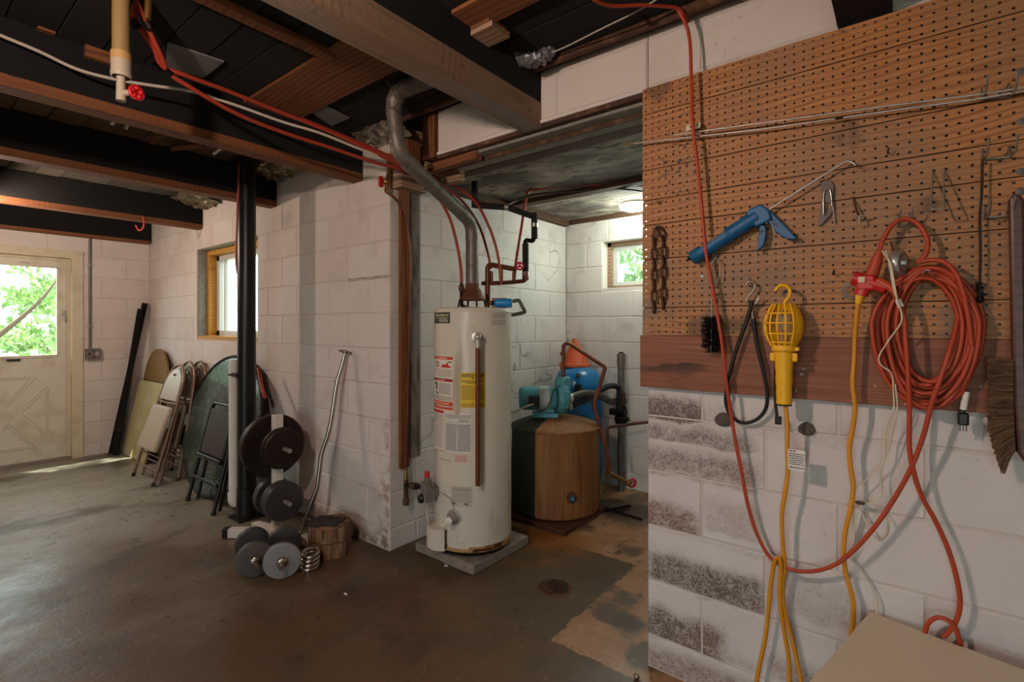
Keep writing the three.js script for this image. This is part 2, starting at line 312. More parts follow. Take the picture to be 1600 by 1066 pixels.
const galvTex = tex(512, 512, 0, 0, 0.6, 0.6, (x, y) => mix3(mix3(hex(0x8f8b86), hex(0x6a645e), fbm(x * 40, y * 40, 3)), hex(0x4b4039), 0.5 * sm(0.55, 0.72, fbm(x * 9, y * 26, 4))));
const matGalv = mat(0xf0ebe4, 0.5, 0.4, { map: galvTex });
const matTinFoil = mat(0xc9c3b4, 0.28, 0.9);
const matGoldFoil = mat(0x9a9278, 0.3, 0.8);
const matChrome = mat(0xb3a99d, 0.22, 0.92);
const matSteel = mat(0xb9b4ad, 0.38, 0.6);
const matWire = mat(0x9a938a, 0.45, 0.45);
const matCopper = mat(0xb5937a, 0.42, 0.45, { map: tex(256, 256, 0, 0, 0.4, 0.4, (x, y) => mix3(hex(0xc98a68), hex(0x6d4632), fbm(x * 26, y * 26, 4))) });
const matBrass = mat(0x9d7b45, 0.4, 0.8);
const matPex = mat(0x9a3522, 0.45);
const matOrangeCord = mat(0xb0401f, 0.5);
const matYellowCord = mat(0xd9911c, 0.5);
const matYellow = mat(0xf0b418, 0.42);
const matRed = mat(0xb8141c, 0.4);
const matRedPlastic = mat(0xc22420, 0.42);
const matPvc = mat(0xa99c88, 0.5);
const matPvcOld = mat(0x8c7448, 0.5);
const matPlasticWhite = mat(0xe4ddd4, 0.5);
const matTwine = mat(0xd8cdb4, 0.85);
const matBlackPlastic = mat(0x121110, 0.45);
const matRubber = mat(0x191818, 0.65);
const matFoam = mat(0x1c1c1f, 0.85);
const matCable = mat(0xb5ab9b, 0.7);
const matBlue = mat(0x035a8e, 0.5, 0, { map: tex(256, 256, 0, 0, 0.3, 0.3, (x, y) => mix3(hex(0xffffff), hex(0x6a6660), sm(0.7, 0.76, fbm(x * 60, y * 60, 3)))) });
const matTeal = mat(0x4b8f9c, 0.5, 0.05, { map: tex(256, 256, 0, 0, 0.4, 0.4, (x, y) => mix3(hex(0xffffff), hex(0x7a6a55), 0.7 * sm(0.62, 0.76, fbm(x * 30, y * 30, 4)))) });
const matTankBlue = mat(0x0b679f, 0.28);
const matOrange = mat(0xb94a1b, 0.5);
const matEnamel = mat(0xd3cabb, 0.27, 0, { map: tex(512, 512, 0, 0, 1.4, 1.4, (x, y) => mix3(hex(0xffffff), hex(0xb7a894), 0.5 * sm(0.62, 0.8, fbm(x * 16, y * 16, 4)))) });
const matSkirt = mat(0x1d1712, 0.8);
const matDoor = mat(0xd6d0bd, 0.5, 0, { map: tex(512, 512, 0, 0, 1, 1, (x, y) => mix3(hex(0xffffff), hex(0xc9bfab), 0.3 * sm(0.45, 0.8, fbm(x * 11, y * 11, 5)))) });
const matJamb = mat(0xcfc3a6, 0.55, 0, { map: matDoor.map });
const matGlass = new THREE.MeshPhysicalMaterial({ color: 0xf4fbf6, roughness: 0.02, transmission: 1, thickness: 0, ior: 1.5 });
const matGlassHazy = new THREE.MeshPhysicalMaterial({ color: 0xeaf6ee, roughness: 0.16, transmission: 1, thickness: 0, ior: 1.5 });
const matVinyl = mat(0xc4c4bc, 0.4);
const matDrywall = mat(0xdccfb6, 0.85, 0, { bumpMap: gritBump, bumpScale: 0.0008 });
// ---------------------------------------------------------------- room shell
const slabs = (list) => merge(list.map((b) => box(...b)));
struct('floor', box(-6.51, 2.7, -0.1, 0, ZB - 0.2, 3.2), matFloor, 'worn brown stained concrete floor slab, grey with painted daylight near the door', 'floor');
struct('ground', box(-40, 40, -0.3, -0.12, -40, 40), mat(0x7d786c, 0.95), 'bare dirt yard outside the basement door and windows', 'ground');

const WIN = [-5.05, -3.88, 1.156, 1.972], AWIN = [-1.946, -1.05, 1.573, 1.957], DOOR = [-1.16, -0.27, 0, 1.935];
const ROWS = [0]; for (let y = 0.122; y < 2.38; y += 0.2045) ROWS.push(y);
ROWS.push(DECK);
function blockGeo(u0, u1, v0, v1, map, flip, uvOf, jit) {
  const g = 0.0028, c = 0.004, d = 0.02, a = [u0 + g, v0 + g, u1 - g, v1 - g], b = [a[0] + c, a[1] + c, a[2] - c, a[3] - c];
  const quad = (r, w) => [[r[0], r[1], w], [r[2], r[1], w], [r[2], r[3], w], [r[0], r[3], w]];
  const F = quad(b, jit), M = quad(a, jit - c), B = quad(a, -d), pos = [], uv = [];
  const tri = (p, q, r) => { for (const k of flip ? [p, r, q] : [p, q, r]) { const w = map(k[0], k[1], k[2]); pos.push(w.x, w.y, w.z); uv.push(...uvOf(w)); } };
  const face = (p, q, r, s) => { tri(p, q, r); tri(p, r, s); };
  face(...F);
  for (let i = 0; i < 4; i++) { const j = (i + 1) % 4; face(M[i], M[j], F[j], F[i]); face(B[i], B[j], M[j], M[i]); }
  const geo = new THREE.BufferGeometry();
  geo.setAttribute('position', new THREE.Float32BufferAttribute(pos, 3)); geo.setAttribute('uv', new THREE.Float32BufferAttribute(uv, 2)); geo.computeVertexNormals();
  return geo;
}
function blockWall(parent, axis, plane, u0, u1, v0, v1, holes, anchor, dir, matOf, parity = 0) {
  const map = axis === 'z' ? (u, v, w) => V(u, v, plane + w) : (u, v, w) => V(plane + w, v, u), uvOf = axis === 'z' ? (p) => [p.x, p.y] : (p) => [p.z, p.y];
  for (let r = 0; r < ROWS.length - 1; r++) {
    const cuts = [Math.max(ROWS[r], v0), Math.min(ROWS[r + 1], v1)]; if (cuts[1] - cuts[0] < 0.025) continue;
    for (const h of holes) for (const e of [h[2], h[3]]) if (e > cuts[0] + 0.03 && e < cuts[cuts.length - 1] - 0.03 && h[0] < u1 && h[1] > u0) cuts.splice(1, 0, e);
    cuts.sort((a, b) => a - b);
    for (let k = 0; k < cuts.length - 1; k++) {
      const y0 = cuts[k], y1 = cuts[k + 1], ym = (y0 + y1) / 2; let spans = [[u0, u1]];
      for (const h of holes) if (ym > h[2] && ym < h[3]) spans = spans.flatMap(([a, b]) => [[a, Math.min(b, h[0])], [Math.max(a, h[1]), b]].filter((s) => s[1] - s[0] > 0.02));
      for (const [a, b] of spans) {
        const first = anchor + dir * ((r + parity) % 2 ? 0.2 : 0.403), js = [];
        for (let i = -30; i < 30; i++) { const j = first + i * 0.403; if (j > a + 0.05 && j < b - 0.05) js.push(j); }
        const e = [a, ...js, b];
        for (let i = 0; i < e.length - 1; i++) part(parent, 'concrete_block', blockGeo(e[i], e[i + 1], y0, y1, map, axis === 'x', uvOf, rr(-0.001, 0.001)), matOf(e[i], y0));
      }
    }
  }
}
const either = () => rnd() < 0.6 ? matBlock : matBlock2;
// north wall: pier with a window, header over the alcove opening, pegboard stretch
const wallN = structGroup('wall_north', 'white painted concrete block wall with alcove opening behind the water heater', 'wall');
const cz0 = Z0 - 0.2, cz1 = Z0 - 0.0035;
part(wallN, 'wall_core', slabs([[-6.51, WIN[0], 0, DECK, cz0, cz1], [WIN[1], XA - 0.005, 0, DECK, cz0, cz1], [WIN[0], WIN[1], 0, WIN[2], cz0, cz1], [WIN[0], WIN[1], WIN[3], DECK, cz0, cz1], [-1.9, XR, HEAD + 0.02, DECK, cz0, cz1], [XR + 0.004, 2.7, 0, DECK, cz0, cz1]]), matMortar);
blockWall(wallN, 'z', Z0, XD, XA, 0, 2.35, [WIN], XA, -1, () => rnd() < 0.6 ? matPier : matPier2);
blockWall(wallN, 'z', Z0, -1.9, XR, HEAD + 0.02, 2.345, [], XR, -1, () => matBlock, 1);
blockWall(wallN, 'z', Z0, XR, 2.7, 0, HEAD, [], XR, 1, (x) => x < 0.4 ? matMould : matBlock);
blockWall(wallN, 'z', Z0, XR, 2.7, HEAD, 2.345, [], XR, 1, () => matBlock);
part(wallN, 'lintel_angle', slabs([[-1.9, XR, HEAD + 0.002, HEAD + 0.018, Z0 - 0.1, Z0 + 0.001], [-1.9, XR, HEAD - 0.03, HEAD + 0.002, Z0 - 0.1, Z0 - 0.09]]), matRust, 'rusty steel lintel edge');
part(wallN, 'painted_ledge', rbox(XR + 1.9, 0.016, 0.02, 0.004).translate((XR - 1.9) / 2, HEAD + 0.028, Z0 - 0.002), matBlock);
part(wallN, 'header_soffit', box(-1.9, XR, HEAD - 0.012, HEAD + 0.001, cz0, Z0 - 0.03), matRaw);
// west wall: the door wall
const wallW = structGroup('wall_west', 'white painted concrete block wall around the basement door', 'wall');
part(wallW, 'wall_core', slabs([[XD - 0.2, XD - 0.0035, 0, DECK, Z0 - 0.2, DOOR[0]], [XD - 0.2, XD - 0.0035, DOOR[3], DECK, DOOR[0], DOOR[1]], [XD - 0.2, XD - 0.0035, 0, DECK, DOOR[1], 3.2]]), matMortar);
blockWall(wallW, 'x', XD, Z0, 0.9, 0, 2.35, [DOOR], Z0, 1, either);
// alcove walls
const wallAW = structGroup('wall_alcove_west', 'grimy white block side wall of the alcove behind the water heater', 'wall');
part(wallAW, 'wall_core', box(XA - 0.2, XA - 0.0035, 0, ALC + 0.2, ZB - 0.2, Z0 - 0.006), matMortar);
blockWall(wallAW, 'x', XA, ZB, Z0, 0, ALC, [], Z0, -1, () => matAlcove, 1);
const wallAN = structGroup('wall_alcove_north', 'white block back wall of the alcove with small window', 'wall');
part(wallAN, 'wall_core', slabs([[XA - 0.2, AWIN[0], 0, ALC + 0.2, ZB - 0.2, ZB - 0.0035], [AWIN[1], 0.1, 0, ALC + 0.2, ZB - 0.2, ZB - 0.0035], [AWIN[0], AWIN[1], 0, AWIN[2], ZB - 0.2, ZB - 0.0035], [AWIN[0], AWIN[1], AWIN[3], ALC + 0.2, ZB - 0.2, ZB - 0.0035]]), matMortar);
blockWall(wallAN, 'z', ZB, XA, -0.55, 0, ALC, [AWIN], XA, 1, () => matAlcove);
struct('wall_alcove_east', box(-0.55, -0.35, 0, ALC + 0.2, ZB - 0.2, Z0 - 0.2), matAlcove, 'block side wall of the alcove behind the pegboard wall', 'wall');
struct('wall_south', slabs([[-6.51, -0.8, 0, DECK, 3.2, 3.4], [1.1, 2.7, 0, DECK, 3.2, 3.4], [-0.8, 1.1, 2.12, DECK, 3.2, 3.4]]), matBlock, 'painted block wall at the far side of the basement', 'wall');
struct('wall_east', box(2.7, 2.9, 0, DECK, Z0 - 0.2, 3.4), matBlock, 'painted block wall past the end of the pegboard', 'wall');
struct('ceiling_alcove', box(XA - 0.2, -0.35, ALC, ALC + 0.25, ZB - 0.2, cz0), matSlab, 'stained concrete slab ceiling of the alcove', 'ceiling');
// rotten boards left along the alcove ceiling edges
const edgeBoards = structGroup('trim_1', 'old dark boards along the edges of the alcove ceiling', 'trim');
for (const b of [[XA, -0.55, ALC - 0.035, ALC, ZB, ZB + 0.03], [XA, XA + 0.05, ALC - 0.05, ALC, ZB + 0.03, cz0], [XA + 0.05, -0.55, ALC - 0.03, ALC, -2.9, -2.82], [XA + 0.05, -0.55, ALC - 0.045, ALC, cz0 - 0.09, cz0 - 0.01]]) part(edgeBoards, 'edge_board', box(...b), matDeckBrown);

// ceiling: tarred deck boards on heavy beams
const ceiling = structGroup('ceiling', 'dark deck boards of the floor above laid across the beams', 'ceiling');
part(ceiling, 'deck_cover', box(-6.51, 2.9, DECK, DECK + 0.1, Z0 - 0.2, 3.4), matBlackPaint);
const BEAMS = [[-1.345, -1.25], [-2.63, -2.54], [-3.67, -3.58], [-5.0, -4.91], [-6.305, -6.235], [-0.165, -0.035]];
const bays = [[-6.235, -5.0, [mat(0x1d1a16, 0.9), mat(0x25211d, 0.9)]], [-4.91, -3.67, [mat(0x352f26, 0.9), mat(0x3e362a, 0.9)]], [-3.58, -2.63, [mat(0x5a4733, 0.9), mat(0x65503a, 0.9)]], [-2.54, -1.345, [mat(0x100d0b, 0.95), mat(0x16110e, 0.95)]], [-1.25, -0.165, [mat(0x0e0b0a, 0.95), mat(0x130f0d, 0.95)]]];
for (const [a, b, m] of bays) for (let z = Z0 + 0.005, i = 0; z < 0.5; z += 0.1365, i++) {
  const brown = (a === -2.54 && (i === 4 || i === 3)) || (a === -1.25 && i === 3);
  part(ceiling, 'deck_board', box(a, b, DECK - (brown ? 0.03 : rr(0.008, 0.018)), DECK, z, z + 0.131), brown ? matWoodOrange : m[i % 2]);
}
BEAMS.forEach(([a, b], i) => {
  const low = i === 5 ? 2.16 : 2.135, bare = [0.105, 0.042, 0.042, 0.04, 0.03, 0.0][i];
  const labels = ['heavy sawn ceiling beam with grey bare lower edge ending at the header', 'ceiling beam carrying the red pipes, beside the white valve pipe', 'ceiling beam just past the black steel post', 'ceiling beam over the wood framed window', 'ceiling beam against the wall above the door', 'dark ceiling beam stub above the pegboard'];
  const o = thing('ceiling_beam', labels[i], 'beam', V((a + b) / 2, low, 0));
  o.userData.kind = 'structure';
  part(o, 'tarred_side', box(a, b, low + bare, DECK, Z0 + (i === 4 ? 0.02 : 0.002), 3.2), matBlackPaint, 'black painted upper part');
  if (bare) part(o, 'bare_edge', grainZ(box(a - 0.001, b + 0.001, low, low + bare, Z0 + (i === 4 ? 0.02 : 0.002), 3.2)), i === 0 ? matBeamBare : matBeamOld, 'unpainted sawn timber');
});

// door
const door = structGroup('door_1', 'white panelled basement door with large glass pane and crossbuck lower half', 'door');
const dx0 = XD - 0.125, dx1 = XD - 0.08, dz0 = -1.148, dz1 = -0.285, gz0 = -1.062, gz1 = -0.37, gy0 = 0.995, gy1 = 1.83;
part(door, 'door_leaf', slabs([[dx0, dx1, 0.015, gy0, dz0, dz1], [dx0, dx1, gy1, 1.92, dz0, dz1], [dx0, dx1, gy0, gy1, dz0, gz0], [dx0, dx1, gy0, gy1, gz1, dz1]]), matDoor);
part(door, 'glass_pane', box(dx0 + 0.02, dx0 + 0.024, gy0, gy1, gz0, gz1), matGlass);
for (const [y0, y1, z0, z1] of [[gy0 - 0.018, gy0 + 0.006, gz0 - 0.015, gz1 + 0.015], [gy1 - 0.006, gy1 + 0.018, gz0 - 0.015, gz1 + 0.015], [gy0, gy1, gz0 - 0.018, gz0 + 0.006], [gy0, gy1, gz1 - 0.006, gz1 + 0.018]]) part(door, 'glass_bead', box(dx1, dx1 + 0.008, y0, y1, z0, z1), matDoor);
const pz = -0.722, py = 0.475, hw = 0.27, hh = 0.33, gp = 0.045;
for (const t of [[[pz - hw + gp * 1.6, py + hh], [pz + hw - gp * 1.6, py + hh], [pz, py + gp * 1.6]], [[pz - hw + gp * 1.6, py - hh], [pz + hw - gp * 1.6, py - hh], [pz, py - gp * 1.6]], [[pz - hw, py + hh - gp * 2], [pz - hw, py - hh + gp * 2], [pz - gp * 1.3, py]], [[pz + hw, py + hh - gp * 2], [pz + hw, py - hh + gp * 2], [pz + gp * 1.3, py]]]) {
  for (const k of [1, 0.8]) { const cx = (t[0][0] + t[1][0] + t[2][0]) / 3, cy = (t[0][1] + t[1][1] + t[2][1]) / 3; part(door, 'crossbuck_moulding', sweep(t.map((p) => V(dx1 + 0.001, cy + (p[1] - cy) * k, cx + (p[0] - cx) * k)).flatMap((p, i, l) => { const q = l[(i + 1) % 3]; return [p.clone().lerp(q, 0.02), p.clone().lerp(q, 0.98)]; }), 0.007, 6, true), matDoor); }
}
const latch = part(door, 'latch_handle', merge([rbox(0.012, 0.09, 0.03).translate(dx1 + 0.006, 1.38, -1.108), cyl(V(dx1, 1.36, -1.108), V(dx1 + 0.045, 1.36, -1.108), 0.008), rbox(0.012, 0.035, 0.025).translate(dx1 + 0.045, 1.345, -1.108)]), matSteel, 'bright metal latch');
part(door, 'lift_handle', rbox(0.02, 0.016, 0.09).translate(dx1 + 0.012, 0.965, -0.76), matBlackPlastic, 'black handle below the glass');
part(door, 'closer_arm', sweep([V(dx1 + 0.02, 1.865, -0.80), V(dx1 + 0.03, 1.86, -0.86)], 0.006, 6), matSteel);
const frame = structGroup('trim_2', 'cream painted wooden frame around the basement door', 'trim');
for (const b of [[XD - 0.15, XD + 0.016, 0, 1.924, -1.235, -1.152], [XD - 0.15, XD + 0.016, 0, 1.924, -0.28, -0.2], [XD - 0.15, XD + 0.016, 1.924, 2.0, -1.235, -0.2], [XD - 0.075, XD - 0.06, 0, 1.924, -1.152, -1.128], [XD - 0.075, XD - 0.06, 1.9, 1.924, -1.128, -0.28]]) part(frame, 'door_jamb', box(...b), matJamb);
part(frame, 'threshold', box(XD - 0.2, XD + 0.03, 0, 0.018, -1.152, -0.28), matRaw);

// unseen sliding door added on the far side to bring daylight to the pegboard wall
const slider = structGroup('door_2', 'unseen glazed sliding door added for daylight across from the pegboard wall', 'door');
for (const b of [[-0.8, -0.72, 0, 2.12], [1.02, 1.1, 0, 2.12], [-0.72, 1.02, 2.04, 2.12], [-0.72, 1.02, 0, 0.09], [0.11, 0.19, 0.09, 2.04]]) part(slider, 'slider_frame', box(...b, 3.26, 3.34), matVinyl);
part(slider, 'glass_pane', box(-0.72, 0.11, 0.09, 2.04, 3.298, 3.302), matGlass); part(slider, 'glass_pane', box(0.19, 1.02, 0.09, 2.04, 3.298, 3.302), matGlass);
// window in the pier wall: raw block reveal, pine buck, white sliding sash
const win = structGroup('window_1', 'white sliding window in a yellow pine buck', 'window');
const [wx0, wx1, wy0, wy1] = WIN;
part(win, 'block_reveal', slabs([[wx0 - 0.002, wx0 + 0.012, wy0, wy1, cz0, Z0 - 0.012], [wx1 - 0.012, wx1 + 0.002, wy0, wy1, cz0, Z0 - 0.012], [wx0, wx1, wy1 - 0.014, wy1 + 0.002, cz0, Z0 - 0.012]]), matRaw);
for (const b of [[wx0 + 0.012, wx0 + 0.05, wy0 + 0.03, wy1 - 0.015], [wx1 - 0.05, wx1 - 0.012, wy0 + 0.03, wy1 - 0.015], [wx0 + 0.05, wx1 - 0.05, wy1 - 0.055, wy1 - 0.015]]) part(win, 'pine_buck', box(...b, cz0 - 0.02, Z0 - 0.085), matPine);
part(win, 'window_sill', box(wx0 + 0.005, wx1 - 0.005, wy0, wy0 + 0.032, cz0 - 0.02, Z0 - 0.005), matPine);
const vx0 = wx0 + 0.05, vx1 = wx1 - 0.05, vy0 = wy0 + 0.032, vy1 = wy1 - 0.055, vm = (vx0 + vx1) / 2;
for (const b of [[vx0, vx1, vy0, vy0 + 0.045, cz0 - 0.01, cz0 + 0.05], [vx0, vx1, vy1 - 0.045, vy1, cz0 - 0.01, cz0 + 0.05], [vx0, vx0 + 0.05, vy0, vy1, cz0 - 0.01, cz0 + 0.05], [vx1 - 0.05, vx1, vy0, vy1, cz0 - 0.01, cz0 + 0.05], [vm - 0.03, vm + 0.03, vy0, vy1, cz0, cz0 + 0.04], [vx0 + 0.12, vx0 + 0.145, vy0 + 0.045, vy1 - 0.045, cz0 + 0.012, cz0 + 0.035]]) part(win, 'sash_rail', box(...b), matVinyl);
part(win, 'window_pane', box(vx0, vm, vy0, vy1, cz0 + 0.01, cz0 + 0.014), matGlass);
part(win, 'window_pane', box(vm, vx1, vy0, vy1, cz0 + 0.02, cz0 + 0.024), matGlass);
// small alcove window
const aw = structGroup('window_2', 'small hazy hopper window in the alcove', 'window');
const [ax0, ax1, ay0, ay1] = AWIN, az = ZB - 0.14;
for (const b of [[ax0, ax0 + 0.035, ay0, ay1], [ax1 - 0.035, ax1, ay0, ay1], [ax0, ax1, ay1 - 0.03, ay1], [ax0, ax1, ay0, ay0 + 0.03]]) part(aw, 'wood_frame', box(...b, az - 0.05, az + 0.05), matWood);
for (const b of [[ax0 + 0.035, ax0 + 0.075, ay0 + 0.03, ay1 - 0.03], [ax1 - 0.075, ax1 - 0.035, ay0 + 0.03, ay1 - 0.03], [ax0 + 0.075, ax1 - 0.075, ay1 - 0.065, ay1 - 0.03], [ax0 + 0.075, ax1 - 0.075, ay0 + 0.03, ay0 + 0.062]]) part(aw, 'sash_rail', box(...b, az - 0.02, az + 0.02), matVinyl);
part(aw, 'window_pane', box(ax0 + 0.07, ax1 - 0.07, ay0 + 0.06, ay1 - 0.06, az - 0.002, az + 0.002), matGlassHazy);
part(aw, 'window_sill', box(ax0, ax1, ay0 - 0.002, ay0 + 0.006, az + 0.05, ZB - 0.006), matBlock);

// trees and shrubs outside
const leafGeo = (() => { const s = new THREE.Shape(); s.moveTo(0, 0); s.quadraticCurveTo(0.35, 0.35, 0, 1); s.quadraticCurveTo(-0.35, 0.35, 0, 0); const g = new THREE.ShapeGeometry(s, 3); const p = g.attributes.position; for (let i = 0; i < p.count; i++) p.setZ(i, 0.25 * Math.abs(p.getX(i)) - 0.12 * p.getY(i) * p.getY(i)); g.computeVertexNormals(); return g; })();
const matLeaf = new THREE.MeshPhysicalMaterial({ color: 0xb5c49a, roughness: 0.9, transmission: 0.3, thickness: 0, side: THREE.DoubleSide });
const matBark = mat(0x5a4a3a, 0.9);
function tree(label, base, trunk, clusters, count, size) {
  const o = thing('tree', label, 'tree', base, 'trees outside');
  for (const t of trunk) part(o, 'branch', sweep(smooth(t.map((p) => V(base.x + p[0], base.y + p[1], base.z + p[2])), 5), (s) => 0.035 * (1.15 - s), 7), matBark);
  const im = new THREE.InstancedMesh(leafGeo, matLeaf, count), m = new THREE.Matrix4(), q = new THREE.Quaternion(), e = new THREE.Euler();
  for (let i = 0; i < count; i++) {
    const c = clusters[i % clusters.length]; let x, y, z; do { x = rr(-1, 1); y = rr(-1, 1); z = rr(-1, 1); } while (x * x + y * y + z * z > 1);
    e.set(rr(-1.2, 1.2), rr(0, 6.3), rr(-1.2, 1.2)); const s = size * rr(0.6, 1.3);
    m.compose(V(c[0] + x * c[3], c[1] + y * c[3] * 0.7, c[2] + z * c[3]), q.setFromEuler(e), V(s, s, s)); im.setMatrixAt(i, m);
    im.setColorAt(i, new THREE.Color().setHSL(rr(0.2, 0.3), rr(0.25, 0.5), rr(0.25, 0.7)));
  }
  im.name = 'foliage'; im.userData.kind = 'stuff'; im.castShadow = true; o.add(im); return o;
}
const cloud = (n, x, y, z, r) => Array.from({ length: n }, () => [rr(...x), rr(...y), rr(...z), rr(...r)]);
tree('slender leafy tree beyond the door glass', V(-9.2, -0.12, -0.9), [[[0, 0, 0], [0.1, 1.0, 0.1], [-0.05, 1.9, 0.35], [0.1, 2.7, 0.6]], [[0.05, 1.3, 0.15], [0, 1.8, 0.7], [-0.2, 2.0, 1.2]], [[0, 1.1, 0.1], [0.2, 1.7, -0.4], [0.1, 2.2, -0.7]]], cloud(16, [-0.6, 0.5], [1.0, 2.6], [-1.0, 1.6], [0.15, 0.32]), 1300, 0.1);
tree('leafy shrub bank outside beyond the slender tree', V(-13, -0.12, -0.5), [[[0, 0, 0], [0.2, 1, 0], [0, 2.2, 0.2]]], cloud(26, [-1, 1], [0.2, 2.2], [-3.4, 3.4], [0.3, 0.6]), 5200, 0.15);
tree('green shrub outside the wood framed window', V(-5.6, -0.12, -5.2), [[[0, 0, 0], [0.1, 1, 0], [0.2, 1.8, 0.2]]], cloud(20, [-1.6, 1.6], [0.6, 2.4], [-0.5, 0.5], [0.25, 0.45]), 3000, 0.12);
tree('pale shrub outside the small alcove window', V(-2.6, -0.12, -6.6), [[[0, 0, 0], [0.05, 1.2, 0], [0.05, 3.2, 0.1]], [[0.6, 0, 0.3], [0.6, 1.6, 0.3], [0.75, 3.2, 0.3]]], cloud(26, [-1.4, 2.2], [1.0, 3.2], [-0.4, 0.4], [0.3, 0.5]), 5000, 0.14);
// overhead crown that dapples the sun in front of the door
tree('overhanging tree crown above the door step', V(-7.9, -0.12, 1.6), [[[0, 0, 0], [0.05, 2, 0], [0.1, 4, -0.2], [0.2, 5.2, -0.4]]], cloud(14, [-0.6, 1.0], [4.2, 5.6], [-1.2, 0.6], [0.3, 0.5]), 900, 0.15);
// ---------------------------------------------------------------- lamps (both bulbs are unseen, hung just outside the frame)
function bulbLamp(name, label, p, candela, color, shade) {
  const o = thing(name, label, 'lamp', V(p.x, p.y, p.z));
  const top = DECK - 0.02;
  part(o, 'canopy', latheOn([[0, 0], [0.05, 0], [0.055, 0.01], [0.05, 0.022], [0, 0.024]], V(p.x, top - 0.018, p.z)), matPlasticWhite);
  part(o, 'cord', cyl(V(p.x, p.y + 0.1, p.z), V(p.x, top, p.z), 0.004, 0.004, 8), matBlackPlastic);
  part(o, 'socket', latheOn([[0, 0.11], [0.017, 0.108], [0.02, 0.09], [0.021, 0.05], [0.018, 0.045], [0, 0.045]], V(p.x, p.y, p.z)), matBlackPlastic);
  if (shade) part(o, 'added_shade', latheOn([[0.02, 0.062], [0.075, 0.058], [0.078, 0.05], [0.075, 0.05], [0.02, 0.055]], V(p.x, p.y, p.z)), matSteel);  // unseen disc added to keep the bulb's light off the deck boards
  const glow = new THREE.MeshStandardMaterial({ color: 0xffffff, emissive: color, emissiveIntensity: 6, roughness: 0.3 });
  part(o, 'bulb', latheOn([[0, -0.06], [0.018, -0.056], [0.03, -0.038], [0.031, -0.02], [0.022, 0.01], [0.014, 0.035], [0.013, 0.05], [0, 0.05]], V(p.x, p.y, p.z)), glow);
  const l = new THREE.PointLight(color, candela, 0, 2); l.castShadow = true; l.shadow.mapSize.set(1024, 1024); l.shadow.bias = -0.002; l.shadow.radius = 1.6; l.position.set(0, -0.02, 0); o.add(l);
  return o;
}
bulbLamp('unseen_bulb', 'unseen bulb with added shade hanging between beams near the door', V(-4.78, 2.04, -0.33), LAMP.door, new THREE.Color(1.0, 0.76, 0.62), true);
bulbLamp('unseen_bulb', 'unseen bulb added in place of a hand-held flash before the pegboard', V(-1.04, 2.03, 0.25), LAMP.near, new THREE.Color(1.0, 0.74, 0.63));  // added fitting that stands in for a hand-held flash
{ // round fitting on the alcove ceiling, half hidden by the pegboard
  const p = V(-1.56, ALC, -3.4), o = thing('ceiling_light', 'lit round light fitting on the alcove ceiling by the small window', 'lamp', p);
  part(o, 'fitting_base', latheOn([[0, 0], [0.1, 0], [0.104, -0.012], [0.1, -0.018], [0, -0.018]], p), matPlasticWhite);
  part(o, 'diffuser', latheOn([[0.108, -0.017], [0.1, -0.035], [0.07, -0.05], [0, -0.055]], p), new THREE.MeshStandardMaterial({ color: 0xffffff, emissive: new THREE.Color(0.9, 1, 0.92), emissiveIntensity: 14 }));
  const l = new THREE.PointLight(new THREE.Color(0.86, 1.0, 0.88), LAMP.alcove, 0, 2); l.castShadow = true; l.shadow.radius = 4; l.shadow.bias = -0.002; l.position.set(0, -0.12, 0); o.add(l);
}

// ---------------------------------------------------------------- water heater
const HC = V(-1.943, 0, -2.097), HR = 0.218, toCam = V(-HC.x, 0, -HC.z).normalize(), toRight = V(-toCam.z, 0, toCam.x).multiplyScalar(-1);
if (toRight.dot(RGT) < 0) toRight.multiplyScalar(-1);
// a point on the tank at angle a from the line of sight (positive towards the window side)
const onTank = (a, y, out = 0) => V(HC.x, y, HC.z).addScaledVector(toCam, (HR + out) * Math.cos(a)).addScaledVector(toRight, (HR + out) * Math.sin(a));
const tankA = (px) => Math.asin(cl((px - 739) / 61.5, -0.985, 0.985));
const tankY = (py, a) => EYE + (HORIZON - py) / FOCAL * (2.848 - HR * Math.cos(a));
function curved(a0, a1, y0, y1, out, n = 8) {                 // sheet on the tank's side
  const pos = [], uv = [], idx = [];
  for (let i = 0; i <= n; i++) { const a = a0 + (a1 - a0) * i / n; for (const [y, v] of [[y0, 0], [y1, 1]]) { const p = onTank(a, y, out); pos.push(p.x, p.y, p.z); uv.push(i / n, v); } }
  for (let i = 0; i < n; i++) { const k = i * 2; idx.push(k, k + 2, k + 1, k + 1, k + 2, k + 3); }
  const g = new THREE.BufferGeometry(); g.setAttribute('position', new THREE.Float32BufferAttribute(pos, 3)); g.setAttribute('uv', new THREE.Float32BufferAttribute(uv, 2)); g.setIndex(idx); g.computeVertexNormals(); return g.toNonIndexed();
}
const pad = thing('concrete_pad', 'low concrete pavers under the water heater', 'pad', V(-1.96, 0, -2.115));
part(pad, 'paver', rbox(0.225, 0.05, 0.46, 0.006).translate(-2.078, 0.025, -2.115), matConcrete);
part(pad, 'paver', rbox(0.225, 0.052, 0.47, 0.006).translate(-1.85, 0.026, -2.115), matConcrete);
const heater = thing('water_heater', 'tall cream gas water heater with yellow energy label at the alcove', 'water heater', V(HC.x, 0.05, HC.z));
part(heater, 'tank_body', latheOn([[HR - 0.004, 0.1], [HR, 0.105], [HR, 1.346], [HR + 0.003, 1.348], [HR + 0.003, 1.353], [HR, 1.355], [HR, 1.363], [HR - 0.006, 1.37], [HR - 0.03, 1.374], [0, 1.376]], HC, V(0, 1, 0), 64), matEnamel);
